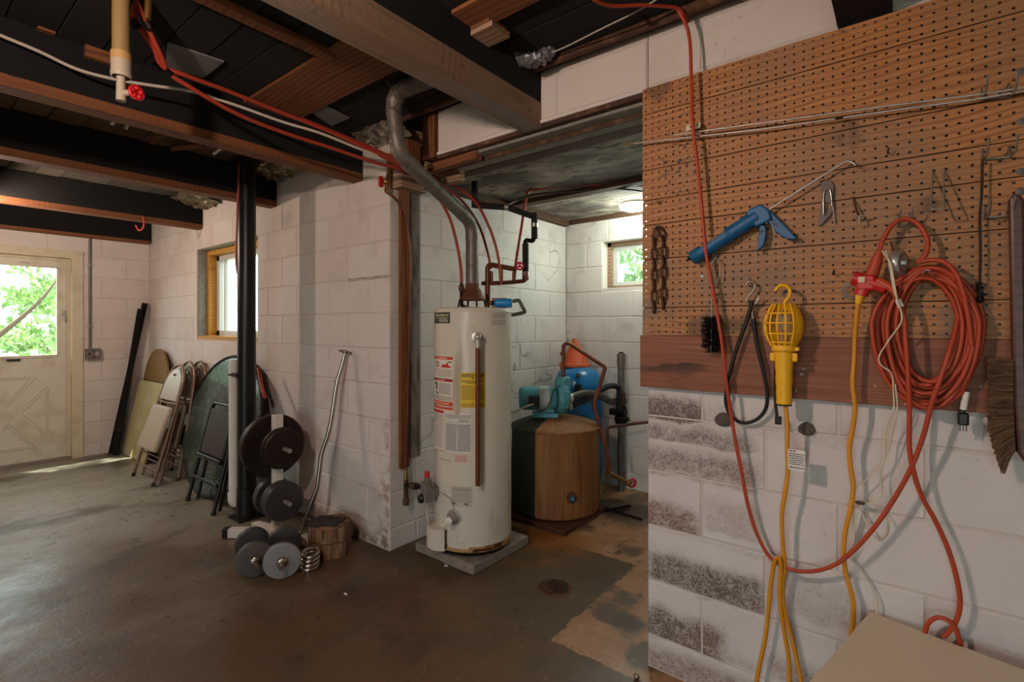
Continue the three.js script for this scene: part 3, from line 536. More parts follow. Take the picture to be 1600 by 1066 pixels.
part(heater, 'rusty_rim', latheOn([[HR - 0.006, 0.078], [HR + 0.002, 0.08], [HR + 0.002, 0.108], [HR, 0.11]], HC, V(0, 1, 0), 64), mat(0xffffff, 0.7, 0.1, { map: tex(512, 128, 0, 0, 1, 1, (x, y) => mix3(hex(0xb98f5c), hex(0x4a2412), sm(0.42, 0.62, fbm(x * 22, y * 4, 4)))) }), 'rusted lower rim');
part(heater, 'base_skirt', latheOn([[0, 0.05], [HR - 0.022, 0.05], [HR - 0.02, 0.085], [0, 0.085]], HC, V(0, 1, 0), 48), matSkirt);
function label(name, px0, px1, py0, py1, draw, w, h, text) {
  const a0 = tankA(px0), a1 = tankA(px1), am = (a0 + a1) / 2;
  return part(heater, name, curved(a0, a1, tankY(py1, am), tankY(py0, am), 0.0012), new THREE.MeshStandardMaterial({ map: canvasTex(w, h, draw), roughness: 0.5 }), text);
}
const lines = (g, x, y, w, n, step, color = '#777', seedy = 3) => { g.fillStyle = color; for (let i = 0; i < n; i++) { let cx = x; let s = seedy + i * 7; while (cx < x + w - 6) { s = (s * 37 + 11) % 101; const l = 6 + s % 22; g.fillRect(cx, y + i * step, Math.min(l, x + w - cx), step * 0.5); cx += l + 3; } } };
label('brand_plate', 679.5, 705, 488, 505.5, (g, w, h) => { g.fillStyle = '#24362e'; g.fillRect(0, 0, w, h); g.fillStyle = '#d8c890'; g.fillRect(20, 84, w - 34, 5); g.font = 'bold 44px sans-serif'; g.fillText('RELIANCE', 62, 64, w - 74); g.fillRect(28, 22, 28, 28); g.fillStyle = '#17231d'; g.fillRect(36, 30, 12, 12); g.fillStyle = '#e6e0cd'; g.font = '70px sans-serif'; g.fillText('606', 120, 150); }, 256, 170, 'dark green plate reading 606');
label('data_label', 766, 791, 489.5, 510, (g, w, h) => { g.fillStyle = '#c9c2b4'; g.fillRect(0, 0, w, h); lines(g, 8, 10, w - 16, 5, 10, '#8d877c'); lines(g, 8, 80, w - 16, 7, 10, '#8d877c', 9); }, 180, 160, 'pale text label');
label('warning_label', 680.5, 709.5, 557, 591, (g, w, h) => { g.fillStyle = '#e2d8cc'; g.fillRect(0, 0, w, h); g.fillStyle = '#c63c22'; g.fillRect(0, 0, w, 34); g.fillStyle = '#f0e6da'; g.font = 'bold 22px sans-serif'; g.fillText('WARNING', 56, 26); g.strokeStyle = '#7a1d14'; g.lineWidth = 7; g.beginPath(); g.arc(48, 90, 34, 0, 7); g.stroke(); g.fillStyle = '#3a1712'; g.fillRect(40, 62, 15, 56); g.strokeStyle = '#b5251a'; g.beginPath(); g.moveTo(24, 66); g.lineTo(72, 114); g.stroke(); g.fillStyle = '#c5281c'; g.beginPath(); g.moveTo(96, 124); g.lineTo(130, 80); g.lineTo(150, 98); g.lineTo(164, 60); g.lineTo(178, 98); g.lineTo(206, 124); g.fill(); g.fillStyle = '#2c2420'; g.fillRect(170, 54, 34, 12); lines(g, 8, 142, w - 16, 8, 12, '#8a8178'); }, 214, 250, 'red headed warning label');
label('danger_label', 679.5, 709, 591, 626, (g, w, h) => { g.fillStyle = '#e0d6ca'; g.fillRect(0, 0, w, h); g.fillStyle = '#b31c1e'; g.fillRect(0, 6, w, 26); g.fillStyle = '#f0e6da'; g.font = 'bold 20px sans-serif'; g.fillText('DANGER', 66, 26); g.fillStyle = '#201a18'; g.fillRect(0, 0, w, 6); g.beginPath(); g.arc(24, 64, 15, 0, 7); g.fill(); g.beginPath(); g.moveTo(44, 50); g.lineTo(66, 48); g.lineTo(60, 150); g.lineTo(40, 116); g.fill(); g.beginPath(); g.ellipse(58, 168, 24, 10, 0.7, 0, 7); g.fill(); lines(g, 84, 52, w - 96, 10, 13, '#6f6862'); g.fillStyle = '#201a18'; g.fillRect(0, 200, w, 5); lines(g, 6, 214, w - 12, 3, 12, '#6f6862'); }, 214, 256);
label('caution_strip', 679, 709, 626, 632.5, (g, w, h) => { g.fillStyle = '#c9502c'; g.fillRect(0, 0, w, h); lines(g, 20, 18, w - 40, 1, 24, '#e9c3a8'); }, 214, 50);
label('caution_strip', 679, 709, 634.5, 641, (g, w, h) => { g.fillStyle = '#e0d6ca'; g.fillRect(0, 0, w, h); g.fillStyle = '#c9502c'; g.fillRect(0, 0, w, 30); }, 214, 50);
label('lighting_label', 677.5, 695, 638.5, 702, (g, w, h) => { g.fillStyle = '#ddd3c6'; g.fillRect(0, 0, w, h); g.fillStyle = '#b9251f'; g.fillRect(0, 0, w, 34); g.fillRect(0, 146, w, 6); g.fillRect(0, h - 12, w, 8); lines(g, 8, 48, w - 16, 7, 13, '#8a8078'); lines(g, 8, 166, w - 16, 18, 14, '#8a8078'); }, 150, 450, 'red banded lighting instructions');
label('instruction_label', 698, 737, 645, 708, (g, w, h) => { g.fillStyle = '#d5cfc6'; g.fillRect(0, 0, w, h); g.fillStyle = '#8f2d26'; g.fillRect(w * 0.42, 6, 44, 10); lines(g, 8, 26, w - 16, 4, 10, '#6d6862'); g.strokeStyle = '#6d6862'; g.lineWidth = 3; g.strokeRect(40, 72, 130, 42); lines(g, 178, 76, 100, 4, 10, '#6d6862'); lines(g, 8, 132, 138, 31, 10, '#4f4a46'); lines(g, 158, 132, 138, 31, 10, '#4f4a46', 8); }, 304, 460, 'grey label of small print');
label('service_sticker', 711, 732, 710.5, 724.5, (g, w, h) => { g.fillStyle = '#dcc5bb'; g.fillRect(0, 0, w, h); lines(g, 8, 10, w - 16, 8, 12, '#b5584e'); }, 180, 118, 'small pink sticker');
label('rating_plate', 707, 738, 761, 791, (g, w, h) => { g.fillStyle = '#c2b8a8'; g.fillRect(0, 0, w, h); g.strokeStyle = '#7d7468'; g.lineWidth = 4; g.strokeRect(3, 3, w - 6, h - 6); lines(g, 20, 18, w - 40, 3, 14, '#776f64'); lines(g, 14, 70, w - 28, 8, 16, '#8a8176'); g.fillStyle = '#4c453d'; g.fillRect(18, 200, 40, 18); g.fillRect(150, 200, 50, 18); }, 240, 236, 'bordered rating plate');
label('energy_label', 720.5, 757.5, 582.5, 638, (g, w, h) => { g.fillStyle = '#e0b81c'; g.fillRect(0, 0, w, h); g.fillStyle = '#201a0c'; g.font = 'bold 62px sans-serif'; g.fillText('ENERGYGUIDE', 8, 58, w - 16); g.fillRect(w / 2 - 6, 58, 14, 22); lines(g, 12, 96, w - 24, 2, 12, '#3a2f0e'); lines(g, 70, 122, w - 140, 1, 18, '#2a220e'); g.fillRect(12, 164, w - 24, 7); lines(g, 12, 186, w - 24, 10, 15, '#7d6718'); g.font = 'bold 20px sans-serif'; g.fillText('$162', w / 2 - 26, 370); lines(g, 12, 380, w - 24, 3, 14, '#6b5716'); }, 290, 430, 'yellow energy guide label');
part(heater, 'rust_scratch', curved(tankA(688), tankA(707), 0.5555, 0.5585, 0.001), mat(0x8a6746, 0.9));
// relief valve with discharge pipe
const va = tankA(745), vy = 1.212, vp = onTank(va, vy, 0);
const relief = part(heater, 'relief_valve', merge([latheOn([[0, 0], [0.03, 0], [0.028, 0.006], [0, 0.007]], vp, toCam), cyl(vp, onTank(va, vy, 0.045), 0.016, 0.014), ball(onTank(va, vy + 0.004, 0.045), 0.019), cyl(onTank(va, vy, 0.045), onTank(va, vy - 0.055, 0.045), 0.014, 0.014, 6)]), matSteel, 'grey relief valve');
part(heater, 'discharge_pipe', cyl(onTank(va, vy - 0.05, 0.045), onTank(va, 0.447, 0.045), 0.0125), matCopper, 'brown copper discharge pipe');
// gas control
const ga = tankA(683), gy = 0.375;
const gdir = V(0, 0, 0).addScaledVector(toCam, Math.cos(ga)).addScaledVector(toRight, Math.sin(ga)), gq = new THREE.Quaternion().setFromUnitVectors(V(0, 0, 1), gdir);
const gbox = (w, h, d, x, y, z, r = 0.006) => { const g = rbox(w, h, d, r); g.translate(x, y, z); g.applyQuaternion(gq); g.translate(HC.x + gdir.x * HR, gy, HC.z + gdir.z * HR); return g; };
const gpt = (x, y, z) => V(x, y, z).applyQuaternion(gq).add(V(HC.x + gdir.x * HR, gy, HC.z + gdir.z * HR));
const gas = part(heater, 'gas_valve', merge([gbox(0.075, 0.1, 0.06, 0, 0, 0.05), gbox(0.05, 0.05, 0.03, 0.01, 0, 0.01), gbox(0.055, 0.03, 0.03, 0.005, 0.06, 0.05)]), mat(0x8d8a85, 0.45, 0.6));
part(gas, 'red_knob', cyl(gpt(-0.012, 0.07, 0.05), gpt(-0.012, 0.105, 0.05), 0.015, 0.013, 12), matRed, 'red gas knob');
part(gas, 'temperature_dial', latheOn([[0, 0], [0.024, 0], [0.026, 0.006], [0.02, 0.022], [0, 0.023]], gpt(-0.006, -0.035, 0.078), gdir), matBlackPlastic, 'black temperature dial');
for (const [x, s] of [[-0.02, 0.004], [0.0, 0.003], [0.02, 0.003]]) part(heater, 'gas_tube', sweep(smooth([gpt(x, -0.045, 0.05), gpt(x, -0.1, 0.055), gpt(x * 0.5 + 0.015, -0.16, 0.05), gpt(0.012, -0.22, 0.03)], 5), s, 6), matSteel);
part(heater, 'sensor_wire', sweep(smooth([gpt(0.035, 0.06, 0.06), gpt(0.07, 0.04, 0.05), onTank(tankA(707), 0.36, 0.01), onTank(tankA(712), 0.3, 0.012), onTank(tankA(710), 0.25, 0.02), onTank(tankA(696), 0.19, 0.01)], 6), 0.0014, 5), matCopper);
// drain cock
const da = tankA(711), dp = onTank(da, 0.262, 0), dn = onTank(da, 0.262, 1).sub(dp).normalize();
const drainCock = part(heater, 'drain_cock', merge([latheOn([[0, 0], [0.042, 0], [0.042, 0.003], [0, 0.004]], dp, dn), latheOn([[0.03, 0], [0.03, 0.02], [0.02, 0.03], [0.018, 0.05], [0, 0.052]], dp, dn, 8)]), matSteel);
part(drainCock, 'handle', latheOn([[0, 0], [0.022, 0.002], [0.022, 0.012], [0, 0.014]], dp.clone().addScaledVector(dn, 0.05), dn, 6), matPlasticWhite);
// burner cover: bulging box and side panel
{
  const pts = [], a0 = tankA(679.5), a1 = tankA(702); const pos = []; const n = 12;
  const prof = (s) => 0.012 + 0.05 * Math.pow(Math.sin(Math.PI * cl(s * 0.92 + 0.05)), 0.45);
  const list = []; for (let i = 0; i < n; i++) list.push([i / n, (i + 1) / n]);
  const gs = list.map(([s0, s1]) => { const q = (s, y, o) => onTank(a0 + (a1 - a0) * s, y, o); const y0 = 0.085, y1 = 0.195, A = [q(s0, y0, prof(s0)), q(s1, y0, prof(s1)), q(s1, y1, prof(s1)), q(s0, y1, prof(s0))], B = [q(s0, y0, 0), q(s1, y0, 0), q(s1, y1 - 0.004, 0), q(s0, y1 - 0.004, 0)];
    const v = []; const f = (a, b, c, d) => { for (const k of [a, b, c, a, c, d]) v.push(k.x, k.y, k.z); }; f(...A); f(A[1], A[0], B[0], B[1]); f(A[3], A[2], B[2], B[3]); const g = new THREE.BufferGeometry(); g.setAttribute('position', new THREE.Float32BufferAttribute(v, 3)); g.computeVertexNormals(); return g; });
  part(heater, 'burner_cover', merge(gs), matEnamel);
  part(heater, 'access_panel', curved(a1, tankA(733), 0.1, 0.2, 0.003), matEnamel);
}
// draft hood
const HT = V(HC.x - 0.005, 1.374, HC.z);
const hood = part(heater, 'draft_hood', latheOn([[0.075, 0.045], [0.076, 0.05], [0.06, 0.075], [0.05, 0.105], [0.04, 0.115], [0.038, 0.14]], HT, V(0, 1, 0), 28), mat(0xffffff, 0.7, 0.4, { map: tex(256, 256, 0, 0, 1, 1, (x, y) => mix3(hex(0x8a5636), hex(0x4e3020), fbm(x * 12, y * 9, 4))) }), 'rusty draft hood');
for (let i = 0; i < 4; i++) { const a = i * 1.57 + 0.5; part(hood, 'hood_leg', sweep([V(HT.x + 0.085 * Math.cos(a), 1.372, HT.z + 0.085 * Math.sin(a)), V(HT.x + 0.072 * Math.cos(a), 1.425, HT.z + 0.072 * Math.sin(a))], 0.006, 6), matRust); }

// flue pipe: riser, elbow, sloping run out of the alcove, riser, elbow to the beam
const FR = 0.037, f0 = V(HT.x, 1.485, HT.z), f1 = V(HT.x, 1.86, HT.z), f2 = at(622, 240, { t: 2.33 }), f3 = at(613, 146, { t: 2.32 }), f4 = V(-1.352, f3.y + 0.012, f3.z - 0.05);
const flue = thing('flue_pipe', 'galvanised flue pipe rising from the water heater and bending towards the beam', 'flue pipe', f0);
part(flue, 'flue_run', sweep(fillet([f0, f1, f2, f3, f4], 0.075, 3), FR, 20), matGalv);
const flueBand = (p, d, l = 0.02) => part(flue, 'joint_band', cyl(p.clone().addScaledVector(d, -l), p.clone().addScaledVector(d, l), FR + 0.002, FR + 0.002, 20), matGalv);
const dirOf = (a, b) => b.clone().sub(a).normalize();
flueBand(f1.clone().addScaledVector(V(0, 1, 0), -0.08), V(0, 1, 0)); flueBand(f1.clone().lerp(f2, 0.14), dirOf(f1, f2)); flueBand(f1.clone().lerp(f2, 0.86), dirOf(f1, f2)); flueBand(f2.clone().lerp(f3, 0.38), V(0, 1, 0), 0.012); flueBand(f2.clone().lerp(f3, 0.7), V(0, 1, 0), 0.006); flueBand(f3.clone().lerp(f4, 0.2), dirOf(f3, f4), 0.015);
part(flue, 'tie_wire', sweep(smooth([f3.clone().add(V(-0.02, 0.06, 0.04)), f3.clone().add(V(0.04, 0.02, 0.07)), f3.clone().add(V(0.085, -0.03, 0.07)), f3.clone().add(V(0.10, -0.09, 0.06)), f3.clone().add(V(0.075, -0.11, 0.06)), f3.clone().add(V(0.05, -0.085, 0.06))], 6), 0.0022, 5), matBrass, 'loose brass tie wire');

// ---------------------------------------------------------------- pipes above the heater
const redLine = (label, pts, r = 0.0085) => solo('water_pipe', sweep(smooth(tpath(pts), 8), r, 10), matPex, label, 'pipe', at(pts[0][0], pts[0][1], { t: pts[0][2] }), 'red plastic water pipes');
redLine('red plastic pipe along the beam curving down to the near side of heater top', [[178, -30, 1.62], [192, 0, 1.66], [215, 38, 1.7], [240, 75, 1.76], [252, 102, 1.8], [290, 118, 1.86], [350, 140, 1.98], [430, 172, 2.15], [520, 208, 2.33], [590, 241, 2.46], [640, 268, 2.6], [676, 298, 2.72], [700, 335, 2.8], [713, 378, 2.83], [720, 420, 2.84], [721, 447, 2.84]]);
redLine('red plastic pipe under the beam curving down behind the flue pipe', [[200, -30, 1.62], [212, 0, 1.66], [232, 45, 1.72], [252, 88, 1.78], [263, 113, 1.82], [300, 138, 1.88], [370, 178, 2.02], [440, 206, 2.18], [520, 232, 2.35], [590, 255, 2.5], [650, 270, 2.66], [700, 285, 2.85], [740, 312, 2.96], [762, 350, 3.0], [777, 395, 3.0], [783, 445, 3.0]]);
redLine('red plastic pipe beside the flue ending at the middle copper riser', [[470, 185, 2.26], [540, 214, 2.4], [600, 240, 2.52], [660, 272, 2.68], [720, 312, 2.9], [748, 352, 2.99], [762, 395, 3.0], [767, 420, 3.0]], 0.0075);
redLine('red plastic pipe running under the alcove ceiling and dropping to the copper loop', [[1040, 289, 3.05], [1003, 290, 3.1], [940, 288, 3.16], [880, 291, 3.22], [838, 296, 3.26], [826, 299, 3.26], [821, 315, 3.24], [815, 355, 3.2], [807, 405, 3.14], [803, 440, 3.12]], 0.0095);
{ // fittings where the red pipes drop near the white valve pipe
  const o = thing('pipe_fittings', 'crimped elbows and couplings on the red pipes by the white valve pipe', 'pipe fitting', at(252, 105, { t: 1.8 }));
  for (const [a, b, r] of [[[206, 30, 1.68], [214, 44, 1.7], 0.013], [[229, 34, 1.7], [236, 46, 1.71], 0.013], [[244, 98, 1.79], [250, 106, 1.81], 0.012], [[258, 108, 1.81], [268, 117, 1.83], 0.012]]) part(o, 'elbow', sweep(tpath([a, b]), r, 10), matIron);
  part(o, 'pipe_stub', sweep(tpath([[232, 0, 1.7], [230, 30, 1.7]]), 0.011, 10), matBrass); part(o, 'pipe_stub', sweep(tpath([[211, 8, 1.68], [210, 30, 1.68]]), 0.01, 10), matPex);
}
const H = { t: 2.84 };
{ // cold inlet
  const a = at(721, 474, H), o = thing('inlet_riser', 'rusty iron nipple and union on the near side of heater top', 'pipe', a);
  part(o, 'nipple', sweep(fillet([V(a.x + 0.03, 1.38, a.z), V(a.x + 0.002, 1.386, a.z), at(721, 462, H), at(721, 443, H)], 0.012), 0.010, 10), matIron);
  part(o, 'union', cyl(at(721, 455, H), at(721, 446, H), 0.016, 0.016, 8), matRust);
}
{ // copper loop with red valve right of the flue
  const t = 2.98, q = (x, y, tt = t) => at(x, y, { t: tt }), o = thing('copper_loop', 'tarnished copper pipe loop with red valve over the heater', 'pipe', q(762, 476));
  part(o, 'riser', sweep(fillet([V(q(762, 476).x, 1.37, q(762, 476).z), q(762, 413), q(806, 421, 3.06)], 0.03), 0.0155, 12), matCopper);
  part(o, 'lower_run', sweep(fillet([q(753, 443), q(790, 442, 3.04), q(822, 439, 3.1), q(822, 425, 3.1)], 0.025), 0.0125, 12), matCopper);
  part(o, 'riser_branch', sweep([q(783, 444, 3.0), q(783, 418, 3.0)], 0.010, 10), matCopper); part(o, 'riser_branch', sweep([q(803, 440, 3.08), q(803, 425, 3.08)], 0.011, 10), matCopper); part(o, 'riser_branch', sweep([q(768, 444, 3.0), q(768, 424, 3.0)], 0.009, 10), matCopper);
  const c = q(812, 416, 3.05); part(o, 'red_handwheel', merge([ring(c, toCam, 0.021, 0.006, 8, 20), cyl(c.clone().addScaledVector(toCam, -0.01), c.clone().addScaledVector(toCam, 0.008), 0.009), ...[0, 1, 2].map((k) => { const d = V(0, Math.cos(k * 2.09), 0).addScaledVector(RGT, Math.sin(k * 2.09)).multiplyScalar(0.02); return cyl(c, c.clone().add(d), 0.0045, 0.0045, 6); })]), matRed, 'red handwheel');
}
{ // foam-covered pipe
  const q = (x, y, t) => at(x, y, { t }), o = thing('insulated_pipe', 'black foam covered pipe stepping down the alcove side wall', 'pipe', q(742, 322, 3.0));
  part(o, 'foam_sleeve', sweep([q(742, 284, 3.0), q(742, 324, 3.0)], 0.021, 12), matFoam);
  part(o, 'foam_sleeve', sweep(fillet([q(744, 321, 3.0), q(792, 324, 3.1), q(832, 338, 3.16)], 0.02), 0.019, 12), matFoam);
  part(o, 'foam_sleeve', sweep([q(835, 333, 3.16), q(835, 373, 3.16)], 0.020, 12), matFoam);
  part(o, 'foam_sleeve', sweep([q(821, 381, 3.12), q(821, 438, 3.12)], 0.020, 12), matFoam);
  part(o, 'bare_elbow', sweep(fillet([q(821, 384, 3.12), q(821, 375, 3.12), q(833, 377, 3.15), q(835, 370, 3.16)], 0.018), 0.014, 10), matIron);
  for (const p of [[791, 324, 3.09, 1], [835, 352, 3.16, 0], [821, 428, 3.12, 0]]) { const c = q(p[0], p[1], p[2]), d = p[3] ? RGT : V(0, 1, 0); part(o, 'tape_band', cyl(c.clone().addScaledVector(d, -0.012), c.clone().addScaledVector(d, 0.012), 0.0225, 0.0225, 12), matTinFoil, 'silver tape'); }
}
solo('cable', sweep(smooth(tpath([[790, 322, 3.1], [806, 314, 3.2], [832, 305, 3.24], [880, 300, 3.24], [960, 295, 3.16], [1003, 299, 3.1], [1040, 304, 3.1]]), 8), 0.006, 8), matBlackPlastic, 'black cable sagging beside the red pipe under alcove ceiling', 'cable', at(790, 322, { t: 3.1 }));
solo('wood_block', rbox(0.085, 0.055, 0.06, 0.004).applyQuaternion(new THREE.Quaternion().setFromAxisAngle(V(0, 1, 0), 0.6)).translate(-1.83, 1.405, -2.2), matWood, 'offcut of grey wood on top of the water heater', 'wood block', V(-1.83, 1.377, -2.2));
{ const c = at(788, 474, { t: 2.84 }), o = thing('blue_bottle', 'blue plastic bottle lying on top of the water heater', 'bottle', V(c.x, 1.377, c.z)), r = 0.026, y = 1.377 + r;
  part(o, 'body', latheOn([[0, 0], [r * 0.8, 0], [r, 0.006], [r, 0.085], [r * 0.6, 0.1], [r * 0.45, 0.102]], V(c.x, y, c.z).addScaledVector(RGT, 0.045), RGT.clone().multiplyScalar(-1), 20), mat(0x1d86c9, 0.35));
  part(o, 'cap', latheOn([[0, 0.125], [r * 0.5, 0.124], [r * 0.5, 0.1], [0, 0.1]], V(c.x, y, c.z).addScaledVector(RGT, 0.045), RGT.clone().multiplyScalar(-1), 14), matBlackPlastic); }
solo('grey_conduit', sweep(fillet(tpath([[801, 471, 3.02], [811, 469, 3.04], [821, 488, 3.06], [803, 492, 3.08], [790, 492, 3.638]]), 0.012), 0.0115, 10), matGalv, 'short bent grey conduit at the side of the heater top', 'conduit', at(801, 471, { t: 3.02 }));

// gas line on the pier
const gx = XA + 0.03;
const board = thing('wood_strip', 'long narrow wooden batten on the pier side wall holding a thin tube', 'batten', V(XA, 0.46, -1.89));
part(board, 'batten', mapUV(box(XA, XA + 0.022, 0.455, 2.09, -1.912, -1.85), true), matWoodOrange);
solo('mortar_strip', box(XA, XA + 0.008, 0.5, 2.06, -2.003, -1.93), mat(0xffffff, 0.9, 0, { map: tex(256, 512, -2.1, 0, 0.2, 2.1, (x, y) => mix3(hex(0x7a7066), hex(0x554b42), sm(0.35, 0.65, fbm(x * 30, y * 8, 4)))) }), 'bare unpainted mortar strip beside the wooden batten on the pier', 'strip', V(XA, 0.5, -1.975));
const shut = at(603, 284, { z: Z0 + 0.04 });
const shutoff = thing('gas_shutoff', 'brass gas cock with red handle at the pier corner', 'valve', shut);
part(shutoff, 'valve_body', merge([cyl(shut.clone().add(V(0, 0.06, -0.02)), shut.clone().add(V(0.004, -0.06, 0)), 0.012), ball(shut, 0.02), cyl(shut.clone().add(V(0, 0.06, -0.02)), shut.clone().add(V(0, 0.16, -0.02)), 0.011)]), matBrass);
part(shutoff, 'red_handle', rbox(0.018, 0.06, 0.026, 0.005).translate(shut.x - 0.022, shut.y, shut.z + 0.018), matRed, 'red handle');
const tubeTop = shut.clone().add(V(0.004, -0.06, 0));
solo('gas_tube', sweep(smooth([tubeTop, tubeTop.clone().add(V(0.03, -0.03, -0.03)), V(gx, 1.93, -1.86), V(gx + 0.004, 1.72, -1.905), V(gx, 1.4, -1.905), V(gx, 0.9, -1.895), V(gx, 0.55, -1.88), V(gx, 0.44, -1.88)], 8), 0.0065, 8), matCopper, 'thin copper gas tube running down the wooden batten', 'pipe', V(gx, 0.44, -1.88));
{ const b = V(gx, 0.4, -1.88), o = thing('gas_tee', 'rusty iron gas tee feeding the heater control', 'pipe fitting', V(b.x, 0.25, b.z)), e = gpt(-0.038, 0.01, 0.05);
  part(o, 'flare_nut', cyl(V(b.x, 0.39, b.z), V(b.x, 0.45, b.z), 0.014, 0.01, 8), matBrass);
  part(o, 'drip_leg', sweep([V(b.x, 0.395, b.z), V(b.x, 0.27, b.z)], 0.0135, 12), matRust); part(o, 'cap', cyl(V(b.x, 0.245, b.z), V(b.x, 0.285, b.z), 0.018), matRust);
  part(o, 'feed_pipe', sweep([V(b.x, 0.36, b.z), e], 0.0135, 12), matIron); part(o, 'union', cyl(V(b.x, 0.36, b.z).lerp(e, 0.28), V(b.x, 0.36, b.z).lerp(e, 0.55), 0.021, 0.021, 8), matRust); }
// wood framing at the gap in the header
const blocking = thing('wood_blocking', 'orange pine blocking beside the white header blocks and flue', 'blocking', V(-1.96, HEAD, Z0));
part(blocking, 'upright', mapUV(box(-2.005, -1.912, 2.145, DECK, Z0 - 0.15, Z0 + 0.01), true), matWoodOrange); part(blocking, 'ledger', box(-2.005, -1.65, 2.09, 2.13, Z0 - 0.06, Z0 - 0.02), matWoodOrange); part(blocking, 'upright', mapUV(box(-2.2, -2.15, 2.12, 2.3, Z0 - 0.1, Z0 - 0.01), true), matWoodOrange);
struct('wall_header_gap', slabs([[-2.294, -2.2, 2.05, DECK, cz0, cz1 - 0.01], [-2.2, -1.9, 2.06, DECK, cz0, cz0 + 0.04]]), matWood, 'rough wood infill behind the gap in the header', 'wall');

// ---------------------------------------------------------------- alcove: rusty tank, pump, pressure tank, pipes
const TC = V(-1.905, 0, -2.89), TR = 0.3;
solo('tank_board', box(-2.2, -1.63, 0, 0.03, -3.12, -2.575), mat(0x8a5c3c, 0.85, 0, { map: woodRough }), 'flat board under the rusty tank', 'board', V(-1.9, 0, -2.85));
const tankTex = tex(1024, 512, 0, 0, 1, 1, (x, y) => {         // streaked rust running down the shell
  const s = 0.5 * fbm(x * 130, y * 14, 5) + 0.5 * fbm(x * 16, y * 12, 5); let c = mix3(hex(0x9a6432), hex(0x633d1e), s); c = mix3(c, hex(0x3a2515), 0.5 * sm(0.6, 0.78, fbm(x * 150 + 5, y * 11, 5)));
  c = mix3(c, hex(0xa06f3e), 0.5 * sm(0.55, 0.75, fbm(x * 40 + 9, y * 7, 4))); { const p = ((x + 0.5) % 1 - 0.5) * 360 + 6 * (fbm(y * 9, x * 60, 4) - 0.5); if (p < 7.6 && p > -100) c = mix3(mix3(hex(0x2f3024), hex(0x1f1f18), s), hex(0x55563f), 0.6 * sm(0.6, 0.72, fbm(x * 160, y * 2.5, 4))); }   // one side coloured dark green-black with paler streaks
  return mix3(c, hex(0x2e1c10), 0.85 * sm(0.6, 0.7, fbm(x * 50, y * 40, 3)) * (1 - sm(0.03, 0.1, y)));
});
const rusty = thing('storage_tank', 'rust streaked brown storage tank with domed top in the alcove', 'tank', V(TC.x, 0.03, TC.z));
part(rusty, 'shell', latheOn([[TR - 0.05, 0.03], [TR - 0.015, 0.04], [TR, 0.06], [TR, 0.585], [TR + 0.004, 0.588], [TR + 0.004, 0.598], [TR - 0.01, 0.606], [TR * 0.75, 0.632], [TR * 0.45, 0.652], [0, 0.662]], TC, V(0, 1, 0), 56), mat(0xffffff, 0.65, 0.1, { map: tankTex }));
{ const a = at(894, 783, { t: 3.15 }), n = V(a.x - TC.x, 0, a.z - TC.z).normalize(), c = V(TC.x, 0.19, TC.z).addScaledVector(n, TR);
  part(rusty, 'port_collar', latheOn([[0, 0], [0.036, 0], [0.036, 0.006], [0.024, 0.01], [0.022, 0.016], [0, 0.016]], c, n), matRust); part(rusty, 'blue_plug', latheOn([[0, 0.012], [0.013, 0.012], [0.013, 0.024], [0, 0.025]], c, n, 8), mat(0x2f7fb0, 0.5), 'blue plug'); }
